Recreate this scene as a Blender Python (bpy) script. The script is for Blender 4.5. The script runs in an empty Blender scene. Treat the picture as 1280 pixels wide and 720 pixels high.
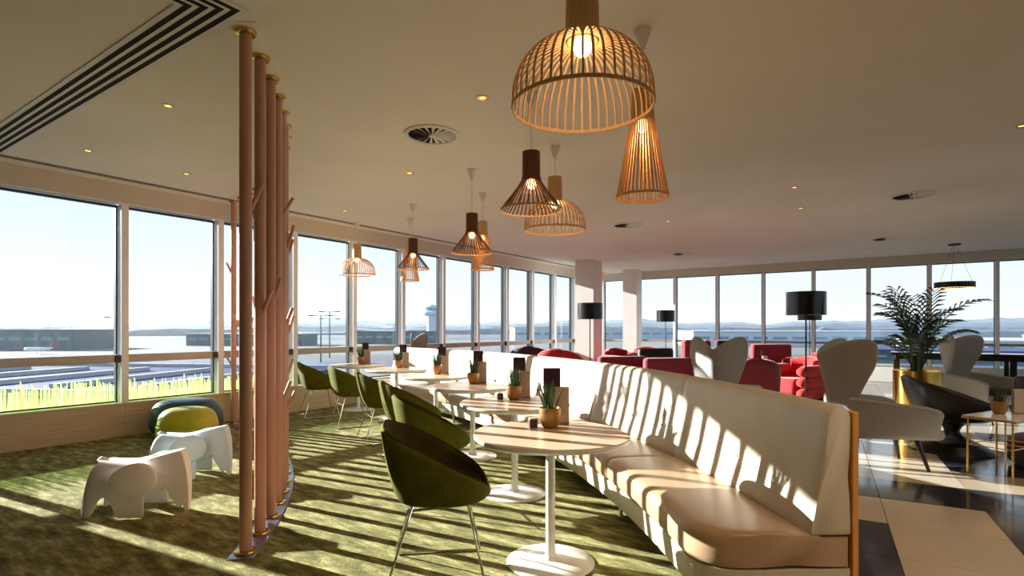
import bpy, math, random
from math import sin, cos, pi, radians, sqrt, atan2, exp
from mathutils import Vector
S = bpy.context.scene
COL = S.collection
random.seed(7)
F = 690.0; HZ = 410.0; EYE = 1.35; CEIL = 3.13; CZ = 0.008
TH = radians(34.3)

def W(X, Y):
    """a point to the side X / ahead Y of the viewpoint -> room coordinates (x across, y along the long glass wall)"""
    return (cos(TH) * X - sin(TH) * Y, sin(TH) * X + cos(TH) * Y)
def PX(px, d):
    return W((px - 640) / F * d, d)
AC = W(-9.3, 2.1)                       # centre of the arcs that the sofa, tables, lamps and poles follow
def PO(a, R):
    b = radians(a) + TH
    return (AC[0] + R * cos(b), AC[1] + R * sin(b))

# ------------------------------------------------------------------ materials
def lin(c):
    return tuple(((v / 255) / 12.92 if v / 255 <= .04045 else ((v / 255 + .055) / 1.055) ** 2.4) for v in c)
def mat(name, rgb, rough=.5, metal=0., var=0., vscale=8., bump=0., bscale=60., stretch=None, spec=None, coat=0., rgb2=None, sheen=0.):
    m = bpy.data.materials.new(name); m.use_nodes = True
    nt = m.node_tree; b = nt.nodes['Principled BSDF']
    c = lin(rgb)
    b.inputs['Base Color'].default_value = (*c, 1)
    b.inputs['Roughness'].default_value = rough; b.inputs['Metallic'].default_value = metal
    if spec is not None: b.inputs['Specular IOR Level'].default_value = spec
    if coat: b.inputs['Coat Weight'].default_value = coat; b.inputs['Coat Roughness'].default_value = .08
    if sheen: b.inputs['Sheen Weight'].default_value = sheen
    tc = nt.nodes.new('ShaderNodeTexCoord'); mp = nt.nodes.new('ShaderNodeMapping')
    nt.links.new(tc.outputs['Object'], mp.inputs['Vector'])
    if stretch: mp.inputs['Scale'].default_value = stretch
    if var or rgb2:
        n = nt.nodes.new('ShaderNodeTexNoise'); n.inputs['Scale'].default_value = vscale; n.inputs['Detail'].default_value = 4
        nt.links.new(mp.outputs['Vector'], n.inputs['Vector'])
        r = nt.nodes.new('ShaderNodeValToRGB')
        lo = lin(rgb2) if rgb2 else tuple(v * (1 - var) for v in c)
        hi = c if rgb2 else tuple(min(1, v * (1 + var)) for v in c)
        r.color_ramp.elements[0].position = .35; r.color_ramp.elements[0].color = (*lo, 1)
        r.color_ramp.elements[1].position = .65; r.color_ramp.elements[1].color = (*hi, 1)
        nt.links.new(n.outputs['Fac'], r.inputs['Fac']); nt.links.new(r.outputs['Color'], b.inputs['Base Color'])
    if bump:
        n2 = nt.nodes.new('ShaderNodeTexNoise'); n2.inputs['Scale'].default_value = bscale; n2.inputs['Detail'].default_value = 3
        nt.links.new(mp.outputs['Vector'], n2.inputs['Vector'])
        bp = nt.nodes.new('ShaderNodeBump'); bp.inputs['Strength'].default_value = bump; bp.inputs['Distance'].default_value = .01
        nt.links.new(n2.outputs['Fac'], bp.inputs['Height']); nt.links.new(bp.outputs['Normal'], b.inputs['Normal'])
    return m
def emat(name, rgb, strength):
    m = bpy.data.materials.new(name); m.use_nodes = True
    b = m.node_tree.nodes['Principled BSDF']
    b.inputs['Base Color'].default_value = (*lin(rgb), 1)
    b.inputs['Emission Color'].default_value = (*lin(rgb), 1); b.inputs['Emission Strength'].default_value = strength
    return m

M = {}
M['ceil'] = mat('ceiling_paint', (240, 233, 221), .75, var=.03, vscale=.8)
M['paint'] = mat('white_paint', (232, 228, 222), .6, var=.02, vscale=2)
M['band'] = mat('cream_panel', (214, 206, 190), .55, var=.02, vscale=2)
M['sillwood'] = mat('pale_plank_cladding', (204, 182, 150), .5, var=.10, vscale=5, stretch=(1, .5, 9))
M['alu'] = mat('coated_aluminium', (238, 238, 238), .4, 0., var=.02)
M['gasket'] = mat('dark_gasket', (38, 48, 60), .5, var=.05)
M['rail'] = mat('taupe_rail', (168, 158, 146), .4, .2, var=.03)
M['carpet'] = None
M['cream_tile'] = mat('cream_stone_tile', (206, 192, 172), .16, var=.05, vscale=1.5, coat=.3)
M['dark_tile'] = mat('slate_stone_tile', (52, 54, 66), .14, var=.12, vscale=2, coat=.3)
M['beige_tile'] = mat('beige_stone_tile', (184, 166, 142), .16, var=.05, vscale=1.5, coat=.3)
M['grout'] = mat('grout', (58, 52, 46), .8, var=.1)
M['pole'] = mat('salmon_wrapped_pole', (198, 146, 124), .42, var=.06, vscale=6, stretch=(4, 4, .3))
M['brass'] = mat('polished_brass', (226, 176, 92), .18, 1., var=.04)
M['steel_strip'] = mat('brushed_steel', (146, 160, 186), .3, .85, var=.08, vscale=20)
M['chrome'] = mat('chrome', (222, 222, 222), .12, 1., var=.02)
M['olive'] = mat('olive_velvet', (88, 88, 18), .9, var=.15, vscale=14, bump=.15, bscale=220, spec=.15)
M['olive_in'] = mat('dark_olive_velvet', (66, 56, 18), .9, var=.15, vscale=14, bump=.15, bscale=220, spec=.15)
M['leather'] = mat('cream_leather', (204, 194, 174), .38, var=.03, vscale=5, bump=.06, bscale=120)
M['seat_leather'] = mat('reflection_browned_leather', (174, 144, 112), .34, var=.05, vscale=4, bump=.06, bscale=120)  # cream leather too; the brown ceiling's reflection is put into its colour
M['oak'] = mat('oak_veneer', (214, 150, 72), .4, var=.14, vscale=7, stretch=(3, 3, .4))
M['tabletop'] = mat('pale_beech_top', (216, 186, 156), .3, var=.05, vscale=6, stretch=(1, 9, 1))
M['white_metal'] = mat('white_lacquer', (236, 234, 228), .25, var=.01)
M['pot'] = mat('bronze_pot', (170, 128, 78), .38, .6, var=.12, vscale=14)
M['soil'] = mat('soil', (50, 38, 26), .9, var=.2)
M['leaf'] = mat('grey_green_leaf', (92, 112, 66), .5, rgb2=(58, 78, 48), vscale=30)
M['palm'] = mat('palm_leaf', (58, 84, 40), .45, rgb2=(34, 56, 28), vscale=20)
M['stem'] = mat('palm_stem', (96, 104, 50), .55, var=.15)
M['holder'] = mat('taupe_wood_holder', (204, 178, 156), .5, var=.08, vscale=6, stretch=(8, 8, .8))
M['card'] = mat('aubergine_card', (58, 22, 38), .45, var=.05)
M['walnut_box'] = mat('walnut_block', (84, 58, 40), .45, var=.15, vscale=12)
M['birch'] = mat('birch_slat', (218, 172, 116), .5, var=.08, vscale=10, stretch=(4, 4, .6))
M['walnut'] = mat('walnut_slat', (104, 56, 32), .45, var=.15, vscale=10, stretch=(4, 4, .6))
M['lampwhite'] = mat('white_plastic', (236, 230, 220), .4, var=.01)
M['cord'] = mat('white_cord', (225, 220, 212), .6, var=.02)
M['bulb'] = emat('warm_bulb', (255, 210, 140), 6.)
M['spot'] = emat('downlight_lens', (255, 190, 110), 2.2)
M['black_gloss'] = mat('black_gloss', (10, 11, 13), .25, var=.1)
M['shade_in'] = mat('shade_lining', (222, 198, 160), .6, var=.02)
M['black'] = mat('black_metal', (18, 18, 18), .35, .3, var=.1)
M['void'] = mat('duct_black', (10, 9, 9), .9, var=.1)
M['grey_felt'] = mat('grey_wool_felt', (166, 164, 158), .95, var=.07, vscale=60, bump=.2, bscale=300, sheen=.2)
M['charcoal'] = mat('charcoal_felt', (40, 38, 38), .9, var=.1, vscale=40, bump=.2, bscale=300)
M['dark_leg'] = mat('ebony_leg', (30, 22, 18), .3, var=.1)
M['black_shell'] = mat('black_brown_leather', (26, 20, 18), .5, var=.1, vscale=20)
M['red'] = mat('scarlet_wool', (178, 12, 16), .85, var=.1, vscale=30, bump=.1, bscale=200, sheen=.3)
M['maroon'] = mat('maroon_wool', (128, 34, 44), .85, var=.1, vscale=30, bump=.1, bscale=200, sheen=.3)
M['rose'] = mat('dusty_rose_wool', (146, 44, 54), .85, var=.1, vscale=30, bump=.1, bscale=200, sheen=.3)
M['purple'] = mat('aubergine_wool', (58, 26, 44), .85, var=.12, vscale=30, bump=.1, bscale=200, sheen=.3)
M['gold'] = mat('gold_metal', (224, 176, 84), .22, 1., var=.05)
M['marble'] = mat('white_marble', (228, 220, 210), .2, var=.05, vscale=4)
M['teal'] = mat('teal_leather', (40, 66, 74), .38, var=.08, vscale=6)
M['lime'] = mat('lime_leather', (178, 174, 34), .4, var=.08, vscale=6)
M['elephant'] = mat('white_matt_plastic', (246, 242, 238), .5, var=.01)
M['elephant_blue'] = mat('ice_grey_plastic', (206, 224, 234), .5, var=.01)
M['eye'] = mat('pale_eye', (246, 246, 240), .3, var=.01)
M['piano'] = mat('black_lacquer', (16, 14, 16), .15, var=.1, coat=.4)

def carpet_mat():
    m = bpy.data.materials.new('olive_carpet'); m.use_nodes = True
    nt = m.node_tree; b = nt.nodes['Principled BSDF']; b.inputs['Roughness'].default_value = .95
    b.inputs['Specular IOR Level'].default_value = .1
    b.inputs['Sheen Weight'].default_value = .22; b.inputs['Sheen Roughness'].default_value = .45; b.inputs['Sheen Tint'].default_value = (*lin((236, 226, 180)), 1)
    tc = nt.nodes.new('ShaderNodeTexCoord'); mp = nt.nodes.new('ShaderNodeMapping')
    mp.inputs['Scale'].default_value = (1.6, 5, 1); mp.inputs['Rotation'].default_value = (0, 0, .5)
    nt.links.new(tc.outputs['Object'], mp.inputs['Vector'])
    n = nt.nodes.new('ShaderNodeTexNoise'); n.inputs['Scale'].default_value = 2.6; n.inputs['Detail'].default_value = 6; n.inputs['Roughness'].default_value = .68
    nt.links.new(mp.outputs['Vector'], n.inputs['Vector'])
    r = nt.nodes.new('ShaderNodeValToRGB'); e = r.color_ramp.elements
    e[0].position = .34; e[0].color = (*lin((50, 50, 16)), 1)
    e[1].position = .66; e[1].color = (*lin((184, 178, 124)), 1)
    x = r.color_ramp.elements.new(.5); x.color = (*lin((120, 116, 60)), 1)
    nt.links.new(n.outputs['Fac'], r.inputs['Fac']); nt.links.new(r.outputs['Color'], b.inputs['Base Color'])
    n2 = nt.nodes.new('ShaderNodeTexNoise'); n2.inputs['Scale'].default_value = 26; n2.inputs['Detail'].default_value = 5
    nt.links.new(mp.outputs['Vector'], n2.inputs['Vector'])
    bp = nt.nodes.new('ShaderNodeBump'); bp.inputs['Strength'].default_value = .6; bp.inputs['Distance'].default_value = .02
    nt.links.new(n2.outputs['Fac'], bp.inputs['Height']); nt.links.new(bp.outputs['Normal'], b.inputs['Normal'])
    return m
M['carpet'] = carpet_mat()

def glass_mat():
    m = bpy.data.materials.new('window_glass'); m.use_nodes = True
    nt = m.node_tree; nt.nodes.remove(nt.nodes['Principled BSDF'])
    o = nt.nodes['Material Output']
    t = nt.nodes.new('ShaderNodeBsdfTransparent'); t.inputs['Color'].default_value = (.95, .985, .99, 1)
    g = nt.nodes.new('ShaderNodeBsdfGlossy'); g.inputs['Roughness'].default_value = .02
    fr = nt.nodes.new('ShaderNodeFresnel'); fr.inputs['IOR'].default_value = 1.35
    ge = nt.nodes.new('ShaderNodeNewGeometry'); ma = nt.nodes.new('ShaderNodeMath'); ma.operation = 'SUBTRACT'; ma.inputs[0].default_value = 1
    mu = nt.nodes.new('ShaderNodeMath'); mu.operation = 'MULTIPLY'; mu.use_clamp = True
    nt.links.new(ge.outputs['Backfacing'], ma.inputs[1]); nt.links.new(ma.outputs[0], mu.inputs[0]); nt.links.new(fr.outputs['Fac'], mu.inputs[1])
    mx = nt.nodes.new('ShaderNodeMixShader')
    nt.links.new(mu.outputs[0], mx.inputs['Fac']); nt.links.new(t.outputs[0], mx.inputs[1]); nt.links.new(g.outputs[0], mx.inputs[2])
    nt.links.new(mx.outputs[0], o.inputs['Surface'])
    return m
M['glass'] = glass_mat()
def film_mat(name, rgb, tint):
    m = bpy.data.materials.new(name); m.use_nodes = True
    nt = m.node_tree; nt.nodes.remove(nt.nodes['Principled BSDF'])
    o = nt.nodes['Material Output']
    t = nt.nodes.new('ShaderNodeBsdfTransparent'); t.inputs['Color'].default_value = (*lin(tint), 1)
    g = nt.nodes.new('ShaderNodeBsdfTranslucent'); g.inputs['Color'].default_value = (*lin(rgb), 1)
    d = nt.nodes.new('ShaderNodeBsdfDiffuse'); d.inputs['Color'].default_value = (*lin(rgb), 1)
    m1 = nt.nodes.new('ShaderNodeMixShader'); m1.inputs[0].default_value = .3
    nt.links.new(g.outputs[0], m1.inputs[1]); nt.links.new(d.outputs[0], m1.inputs[2])
    mx = nt.nodes.new('ShaderNodeMixShader'); mx.inputs[0].default_value = .66
    nt.links.new(t.outputs[0], mx.inputs[1]); nt.links.new(m1.outputs[0], mx.inputs[2])
    nt.links.new(mx.outputs[0], o.inputs['Surface'])
    return m
M['film'] = film_mat('green_window_film', (176, 202, 112), (140, 196, 50))
M['film2'] = film_mat('pale_green_window_film', (200, 218, 136), (170, 212, 80))

# ------------------------------------------------------------------ mesh helpers
class MB:
    def __init__(s): s.v = []; s.f = []; s.mi = []
    def _add(s, vs, fs, mi=0):
        o = len(s.v); s.v += [tuple(p) for p in vs]
        for f in fs: s.f.append([i + o for i in f]); s.mi.append(mi)
    def box(s, c, d, rz=0, mi=0, taper=1.):
        x, y, z = d[0] / 2, d[1] / 2, d[2] / 2; vs = []
        for dz in (-1, 1):
            k = taper if dz > 0 else 1
            for dx, dy in ((-1, -1), (1, -1), (1, 1), (-1, 1)):
                a, b = dx * x * k, dy * y * k
                vs.append((c[0] + a * cos(rz) - b * sin(rz), c[1] + a * sin(rz) + b * cos(rz), c[2] + dz * z))
        s._add(vs, [(3, 2, 1, 0), (4, 5, 6, 7), (0, 1, 5, 4), (1, 2, 6, 5), (2, 3, 7, 6), (3, 0, 4, 7)], mi); return s
    def bx(s, x0, x1, y0, y1, z0, z1, mi=0):
        return s.box(((x0 + x1) / 2, (y0 + y1) / 2, (z0 + z1) / 2), (x1 - x0, y1 - y0, z1 - z0), 0, mi)
    def tube(s, pts, r, seg=8, closed=False, mi=0):
        pts = [Vector(p) for p in pts]; n = len(pts)
        rs = r if isinstance(r, (list, tuple)) else [r] * n
        up = None; rings = []
        for i, p in enumerate(pts):
            if closed: t = pts[(i + 1) % n] - pts[i - 1]
            else: t = pts[min(i + 1, n - 1)] - pts[max(i - 1, 0)]
            t.normalize()
            if up is None:
                up = Vector((0, 0, 1)) if abs(t.z) < .95 else Vector((1, 0, 0))
            a = t.cross(up); a.normalize(); b = a.cross(t); b.normalize(); up = b
            rings.append([p + (a * cos(2 * pi * k / seg) + b * sin(2 * pi * k / seg)) * rs[i] for k in range(seg)])
        s.grid(rings, closed, True, cap=not closed, mi=mi); return s
    def grid(s, rows, cu=False, cv=False, cap=False, mi=0):
        n, m = len(rows), len(rows[0]); vs = [p for r in rows for p in r]; fs = []
        for i in range(n if cu else n - 1):
            for j in range(m if cv else m - 1):
                a, b = i, (i + 1) % n; c, d = j, (j + 1) % m
                fs.append((a * m + c, a * m + d, b * m + d, b * m + c))
        if cap: fs.append(tuple(range(m))[::-1]); fs.append(tuple((n - 1) * m + k for k in range(m)))
        s._add(vs, fs, mi); return s
    def lathe(s, prof, seg=24, c=(0, 0, 0), mi=0, cap=True, sx=1., sy=1.):
        rows = [[(c[0] + r * sx * cos(2 * pi * k / seg), c[1] + r * sy * sin(2 * pi * k / seg), c[2] + z) for k in range(seg)] for r, z in prof]
        s.grid(rows, False, True, cap=cap, mi=mi); return s
    def prism(s, poly, z0, z1, mi=0):
        n = len(poly); vs = [(x, y, z0) for x, y in poly] + [(x, y, z1) for x, y in poly]
        fs = [tuple(range(n))[::-1], tuple(range(n, 2 * n))] + [(i, (i + 1) % n, n + (i + 1) % n, n + i) for i in range(n)]
        s._add(vs, fs, mi); return s
    def ell(s, c, r, seg=16, rings=10, mi=0):
        rows = [[(c[0] + r[0] * sin(t) * cos(2 * pi * k / seg), c[1] + r[1] * sin(t) * sin(2 * pi * k / seg), c[2] + r[2] * cos(t)) for k in range(seg)]
                for t in [max(.02, min(pi - .02, pi * i / rings)) for i in range(rings + 1)]]
        s.grid(rows, False, True, cap=True, mi=mi); return s
    def build(s, name, m, parent=None, loc=(0, 0, 0), rz=0, bevel=0, sub=0, solid=0, angle=40, off=None):
        me = bpy.data.meshes.new(name)
        vs = s.v if off is None else [(x - off[0], y - off[1], z - off[2]) for x, y, z in s.v]
        me.from_pydata(vs, [], s.f); me.update()
        ms = m if isinstance(m, (list, tuple)) else [m]
        for k in ms: me.materials.append(k)
        for p, i in zip(me.polygons, s.mi): p.material_index = i; p.use_smooth = True
        import bmesh
        bm = bmesh.new(); bm.from_mesh(me); bmesh.ops.recalc_face_normals(bm, faces=bm.faces); bm.to_mesh(me); bm.free()
        me.set_sharp_from_angle(angle=radians(angle))
        o = bpy.data.objects.new(name, me); COL.objects.link(o)
        o.location = loc; o.rotation_euler = (0, 0, rz)
        if parent: o.parent = parent
        if solid: q = o.modifiers.new('solid', 'SOLIDIFY'); q.thickness = solid; q.offset = 0
        if bevel: q = o.modifiers.new('bevel', 'BEVEL'); q.width = bevel; q.segments = 2; q.limit_method = 'ANGLE'
        if sub: q = o.modifiers.new('sub', 'SUBSURF'); q.levels = sub; q.render_levels = sub
        return o
def tag(o, label=None, cat=None, group=None, kind=None):
    if label: o['label'] = label
    if cat: o['category'] = cat
    if group: o['group'] = group
    if kind: o['kind'] = kind
    return o
def thing(name, label, cat, loc=(0, 0, 0), rz=0, group=None, kind=None):
    o = bpy.data.objects.new(name, None); COL.objects.link(o); o.empty_display_size = .1
    o.location = loc; o.rotation_euler = (0, 0, rz)
    return tag(o, label, cat, group, kind)
def dup(root, loc, rz=None, label=None):
    def cp(o, par):
        c = o.copy(); COL.objects.link(c)
        if par: c.parent = par
        for ch in list(o.children): cp(ch, c)
        return c
    r = cp(root, None); r.location = loc
    if rz is not None: r.rotation_euler = (0, 0, rz)
    if label: r['label'] = label
    return r
def struct(name, mb, m, parent=None, bevel=0, off=None, loc=(0, 0, 0), angle=40):
    o = mb.build(name, m, parent, bevel=bevel, off=off, loc=loc, angle=angle)
    if not parent: o['kind'] = 'structure'
    return o

# ------------------------------------------------------------------ the room
XL, YF, XR, YB = -7.84, 16.66, 8.0, -5.0
# tiled floor: one mesh, a face per tile
mb = MB(); tw, tl = .65, .655; s0, m0 = .375, 3.944; TT_ = radians(29.6)
mb.bx(XL - .25, XR, YB, YF + .2, -.12, -.004, 3)
FIX = {(0, 0): 0, (0, 1): 0, (0, -1): 0, (0, 2): 1, (0, 3): 0, (0, 4): 0, (-1, 0): 1, (-1, 1): 0, (-1, -1): 1, (-1, 2): 1, (-1, 3): 0, (-1, 4): 0,
       (1, 0): 1, (1, 1): 1, (1, -1): 1, (1, 2): 1, (1, 3): 2, (1, 4): 1, (2, 3): 2, (2, 2): 1, (0, 5): 0, (1, 5): 1}
for i in range(-30, 30):
    for j in range(-24, 36):
        k = FIX.get((i, j), random.choice((0, 0, 1, 1, 2)))
        p_, q_ = s0 + (i + .5) * tw, m0 + (j + .5) * tl
        x, y = W(p_ * cos(TT_) + q_ * sin(TT_), -p_ * sin(TT_) + q_ * cos(TT_))
        if XL < x < XR - .3 and YB + .3 < y < YF - .0: mb.box((x, y, -.005), (tw - .005, tl - .005, .01), TH - TT_, k)
struct('floor', mb, [M['cream_tile'], M['dark_tile'], M['beige_tile'], M['grout']])
# carpet inside the arc of the sofa
RC = 10.875
aa = [-7.8 + k * (84.55 + 7.8) / 90 for k in range(91)]
poly = [(AC[0] + RC * cos(radians(a)), AC[1] + RC * sin(radians(a))) for a in aa] + [(XL, AC[1] + RC * sin(radians(84.55))), (XL, YB)]
struct('floor_carpet', MB().prism(poly, .0005, CZ), M['carpet'])
struct('ceiling', MB().bx(XL - .25, XR + .2, YB - .2, YF + .25, CEIL, CEIL + .15), M['ceil'])
struct('wall_right', MB().bx(XR, XR + .2, YB, 1.0, 0, CEIL).bx(XR, XR + .2, 1.0, YF + .2, 2.9, CEIL), M['paint'])  # opening left for the added, unseen glazing
struct('baseboard_right', MB().bx(XR, XR + .2, 1.0, YF + .2, 0, .43), M['paint'])
struct('wall_back', MB().bx(XL - .2, XR + .2, YB - .2, YB, 0, CEIL), M['paint'])
YE = .84                                    # where the long glazing starts
struct('wall_left', MB().bx(XL - .2, XL, YB, YE, 0, CEIL).bx(XL - .2, XL, YE, YF, 2.9, CEIL), M['band'])
struct('wall_far', MB().bx(XL, XR, YF, YF + .2, 2.9, CEIL), M['band'])
ml = [1.09] + [2.96 + 1.195 * k for k in range(12)]
# plank cladding under the glass, with board joints
mb = MB()
ends = [YE] + [2.96 + 2.39 * k for k in range(6)] + [YF]
for a, b in zip(ends, ends[1:]):
    for k in range(2): mb.bx(XL - .2, XL, a + .0015, b - .0015, .005 + k * .2, .203 + k * .2)
struct('baseboard_left', mb, M['sillwood'])
struct('trim_1', MB().bx(XL - .2, XL + .015, YE, YF, .405, .425), M['band'], bevel=.004)
struct('baseboard_far', MB().bx(XL, XR, YF, YF + .2, 0, .41), M['paint'])
struct('trim_2', MB().bx(XL, XR, YF - .015, YF + .2, .41, .43), M['paint'], bevel=.004)
struct('trim_3', MB().bx(XL - .02, XL + .012, YE, YF, 2.885, 2.9), M['alu'])

def win_left(k, y0, y1, film):
    w = thing('window_%d' % k, None, None, (XL, y0, .425), kind='structure'); off = (XL, y0, .425)
    fr = MB().bx(XL - .2, XL - .0, y0 - .04, y0 + .04, .425, 2.885)
    fr.build('mullion', M['alu'], w, off=off, bevel=.004)
    g = MB().bx(XL - .19, XL - .13, y0 - .055, y0 - .04, .425, 2.885).bx(XL - .19, XL - .13, y0 + .04, y0 + .055, .425, 2.885).bx(XL - .19, XL - .13, y0 + .055, y1 - .055, 2.86, 2.885)
    g.bx(XL - .19, XL - .13, y0 + .055, y1 - .055, .425, .44); g.build('gasket', M['gasket'], w, off=off)
    for z0, z1 in ((.44, .92), (1.02, 2.86)):
        MB().bx(XL - .168, XL - .160, y0 + .055, y1 - .055, z0, z1).build('glass_pane', M['glass'], w, off=off)
    MB().bx(XL - .18, XL - .03, y0 + .04, y1 - .04, .92, 1.02).build('rail', M['rail'], w, off=off, bevel=.006)
    MB().bx(XL - .05, XL - .005, y1 - .10, y1 - .045, .93, 1.01).build('bracket', M['gasket'], w, off=off, bevel=.006)
    if film:
        f = MB(); y = y0 + .058
        while y < y1 - .07:
            wd = random.uniform(.012, .026); h = random.uniform(.12, .21) + film * .03
            if random.random() < .12: h += .05
            a = min(wd, y1 - .06 - y); lean = random.uniform(-.006, .006)
            x = XL - .155
            f._add([(x, y, .44), (x, y + a, .44), (x, y + a * .9 + lean, .44 + h), (x, y + a * .25 + lean, .44 + h + .014)], [(0, 1, 2, 3)], random.choice((0, 0, 1)))
            y += wd + random.choice((0, 0, 0, 0, 0, .003))
        q = f.build('grass_decal', [M['film'], M['film2']], w, off=off); q['label'] = 'pale green grass blades on the glass'
    return w
ends = ml + [YF - .06]
win_left(1, YE + .04, ml[0] - .02, 0)
for k in range(len(ml)): win_left(k + 2, ml[k], ends[k + 1], {0: 2, 1: .6, 2: .3}.get(k, 0))
mr = [-5.387 + 1.241 * k for k in range(-1, 11)]
nw = len(ml) + 2
def win_far(k, x0, x1):
    w = thing('window_%d' % k, None, None, (x0, YF, .43), kind='structure'); off = (x0, YF, .43)
    MB().bx(x0 - .035, x0 + .035, YF, YF + .2, .43, 2.9).build('mullion', M['alu'], w, off=off, bevel=.004)
    MB().bx(x0 + .035, x0 + .05, YF + .12, YF + .18, .43, 2.9).bx(x0 - .05, x0 - .035, YF + .12, YF + .18, .43, 2.9).bx(x0 + .05, x1 - .05, YF + .12, YF + .18, 2.88, 2.9).build('gasket', M['gasket'], w, off=off)
    for z0, z1 in ((.43, .93), (.99, 2.88)):
        MB().bx(x0 + .05, x1 - .05, YF + .15, YF + .158, z0, z1).build('glass_pane', M['glass'], w, off=off)
    MB().bx(x0 + .035, x1 - .035, YF + .05, YF + .18, .93, .99).build('rail', M['rail'], w, off=off, bevel=.005)
xs = [-7.84 + .06] + mr + [XR]
for k, (a, b) in enumerate(zip(xs, xs[1:])): win_far(nw + k, a, b)
def win_right_added(k, y0, y1):  # unseen glazing, added as a plausible source of cooler light on this side
    w = thing('window_%d' % k, None, None, (XR, y0, .43), kind='structure'); off = (XR, y0, .43)
    MB().bx(XR, XR + .2, y0 - .035, y0 + .035, .43, 2.9).build('mullion', M['alu'], w, off=off, bevel=.004)
    for z0, z1 in ((.43, .93), (.99, 2.9)):
        MB().bx(XR + .15, XR + .158, y0 + .035, y1 - .035, z0, z1).build('glass_pane', M['glass'], w, off=off)
    MB().bx(XR + .05, XR + .18, y0 + .035, y1 - .035, .93, .99).build('rail', M['rail'], w, off=off, bevel=.005)
for k in range(12): win_right_added(nw + len(xs) - 1 + k, 1.04 + 1.3 * k, 1.04 + 1.3 * (k + 1))
# columns
for n, (px, d, w) in enumerate(((736, 14.7, .53), (790.5, 17.0, .44))):
    x, y = PX(px, d)
    mb = MB().bx(x - w / 2, x + w / 2, y - w / 2, y + w / 2, 0, CEIL).bx(x - w / 2 - .012, x + w / 2 + .012, y - w / 2 - .012, y + w / 2 + .012, 0, .1)
    struct('column_%d' % (n + 1), mb, M['paint'])

# ------------------------------------------------------------------ ceiling fittings
def slots(name, label, pts_y, x0, x1, y0, y1, along, n=4):
    c = ((x0 + x1) / 2, (y0 + y1) / 2, CEIL)
    t = thing(name, label, 'air vent', c, group='linear ceiling vents')
    MB().bx(x0, x1, y0, y1, CEIL - .008, CEIL - .0005).build('frame', M['paint'], t, off=c)
    for k in range(n):
        if along == 'y':
            w = (x1 - x0) / n; a = x0 + w * (k + .28); mb = MB().bx(a, a + w * .5, y0 + .01, y1 - .01, CEIL - .0095, CEIL - .006)
        else:
            w = (y1 - y0) / n; a = y0 + w * (k + .28); mb = MB().bx(x0 + .01, x1 - .01, a, a + w * .5, CEIL - .0095, CEIL - .006)
        mb.build('slot', M['void'], t, off=c)
# mitred four-slot vent: runs in from the glass wall, then turns along the room
xa, ya = W(-1.50, 3.086); wv = .23
c = (xa, ya, CEIL); t = thing('slot_vent', 'black four slot linear ceiling vent turning a mitred corner above the carpet', 'air vent', c, group='linear ceiling vents')
def ell_strip(o0, o1, z0, z1):
    p = [(XL + .42, ya - o0), (xa - o0, ya - o0), (xa - o0, YB + .6), (xa - o1, YB + .6), (xa - o1, ya - o1), (XL + .42, ya - o1)]
    return MB().prism(p, z0, z1)
ell_strip(-.02, wv + .02, CEIL - .008, CEIL - .0005).build('frame', M['paint'], t, off=c)
for k in range(4):
    a = wv / 4 * (k + .22); ell_strip(a, a + wv / 4 * .56, CEIL - .0095, CEIL - .006).build('slot', M['void'], t, off=c)
slots('slot_vent', 'long narrow slotted ceiling vent running beside the glass wall', None, XL + .25, XL + .37, YE, YF - .3, 'y')

def round_vent(loc, label):
    t = thing('round_vent', label, 'air vent', loc, TH, 'round ceiling diffusers')
    MB().lathe([(.255, -.0005), (.255, -.012), (.225, -.02), (.215, -.012), (.215, -.0005)], 40, cap=False).build('rim', M['paint'], t)
    MB().lathe([(.215, -.001), (.215, -.003), (.001, -.003)], 32).build('duct', M['void'], t)
    MB().lathe([(.03, -.004), (.03, -.02), (.01, -.024)], 16).build('hub', M['paint'], t)
    bl = MB()
    for k in range(18):
        a = 2 * pi * k / 18; ca, sa = cos(a), sin(a); r0, r1 = .03, .214
        tw = .020
        def q(r, o, z): return (r * ca - o * sa, r * sa + o * ca, z)
        wi, wo = .004, .024
        bl._add([q(r0, wi, -.018), q(r1, wo, -.017), q(r1, -wo * .35, -.006), q(r0, -wi, -.010)], [(0, 1, 2, 3)])
    bl.build('blades', M['paint'], t)
    return t
def C(px, py): d = F * (CEIL - EYE) / (HZ - py); return (*PX(px, d), CEIL)
v0 = round_vent(C(540, 168), 'large round ceiling vent with radial blades, beside the big dome lamp over the tables')
for px, py, l in ((1140, 244, 'round ceiling vent high over the grey wing chairs, nearest the potted palm side'),
                  (784, 281, 'small looking round ceiling vent below the tall natural cone lamp'),
                  (1107, 298, 'round ceiling vent next to the hanging ring light'),
                  (853, 317, 'smallest looking round ceiling vent near the two white columns')):
    dup(v0, C(px, py), TH, l)
def downlight(loc, label):
    t = thing('downlight', label, 'ceiling light', loc, 0, 'recessed downlights')
    MB().lathe([(.045, -.0005), (.045, -.005), (.034, -.008), (.024, -.004)], 20, cap=False).build('ring', M['brass'], t)
    MB().lathe([(.024, -.002), (.024, -.004), (.001, -.004)], 16).build('lens', M['spot'], t)
    return t
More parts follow.
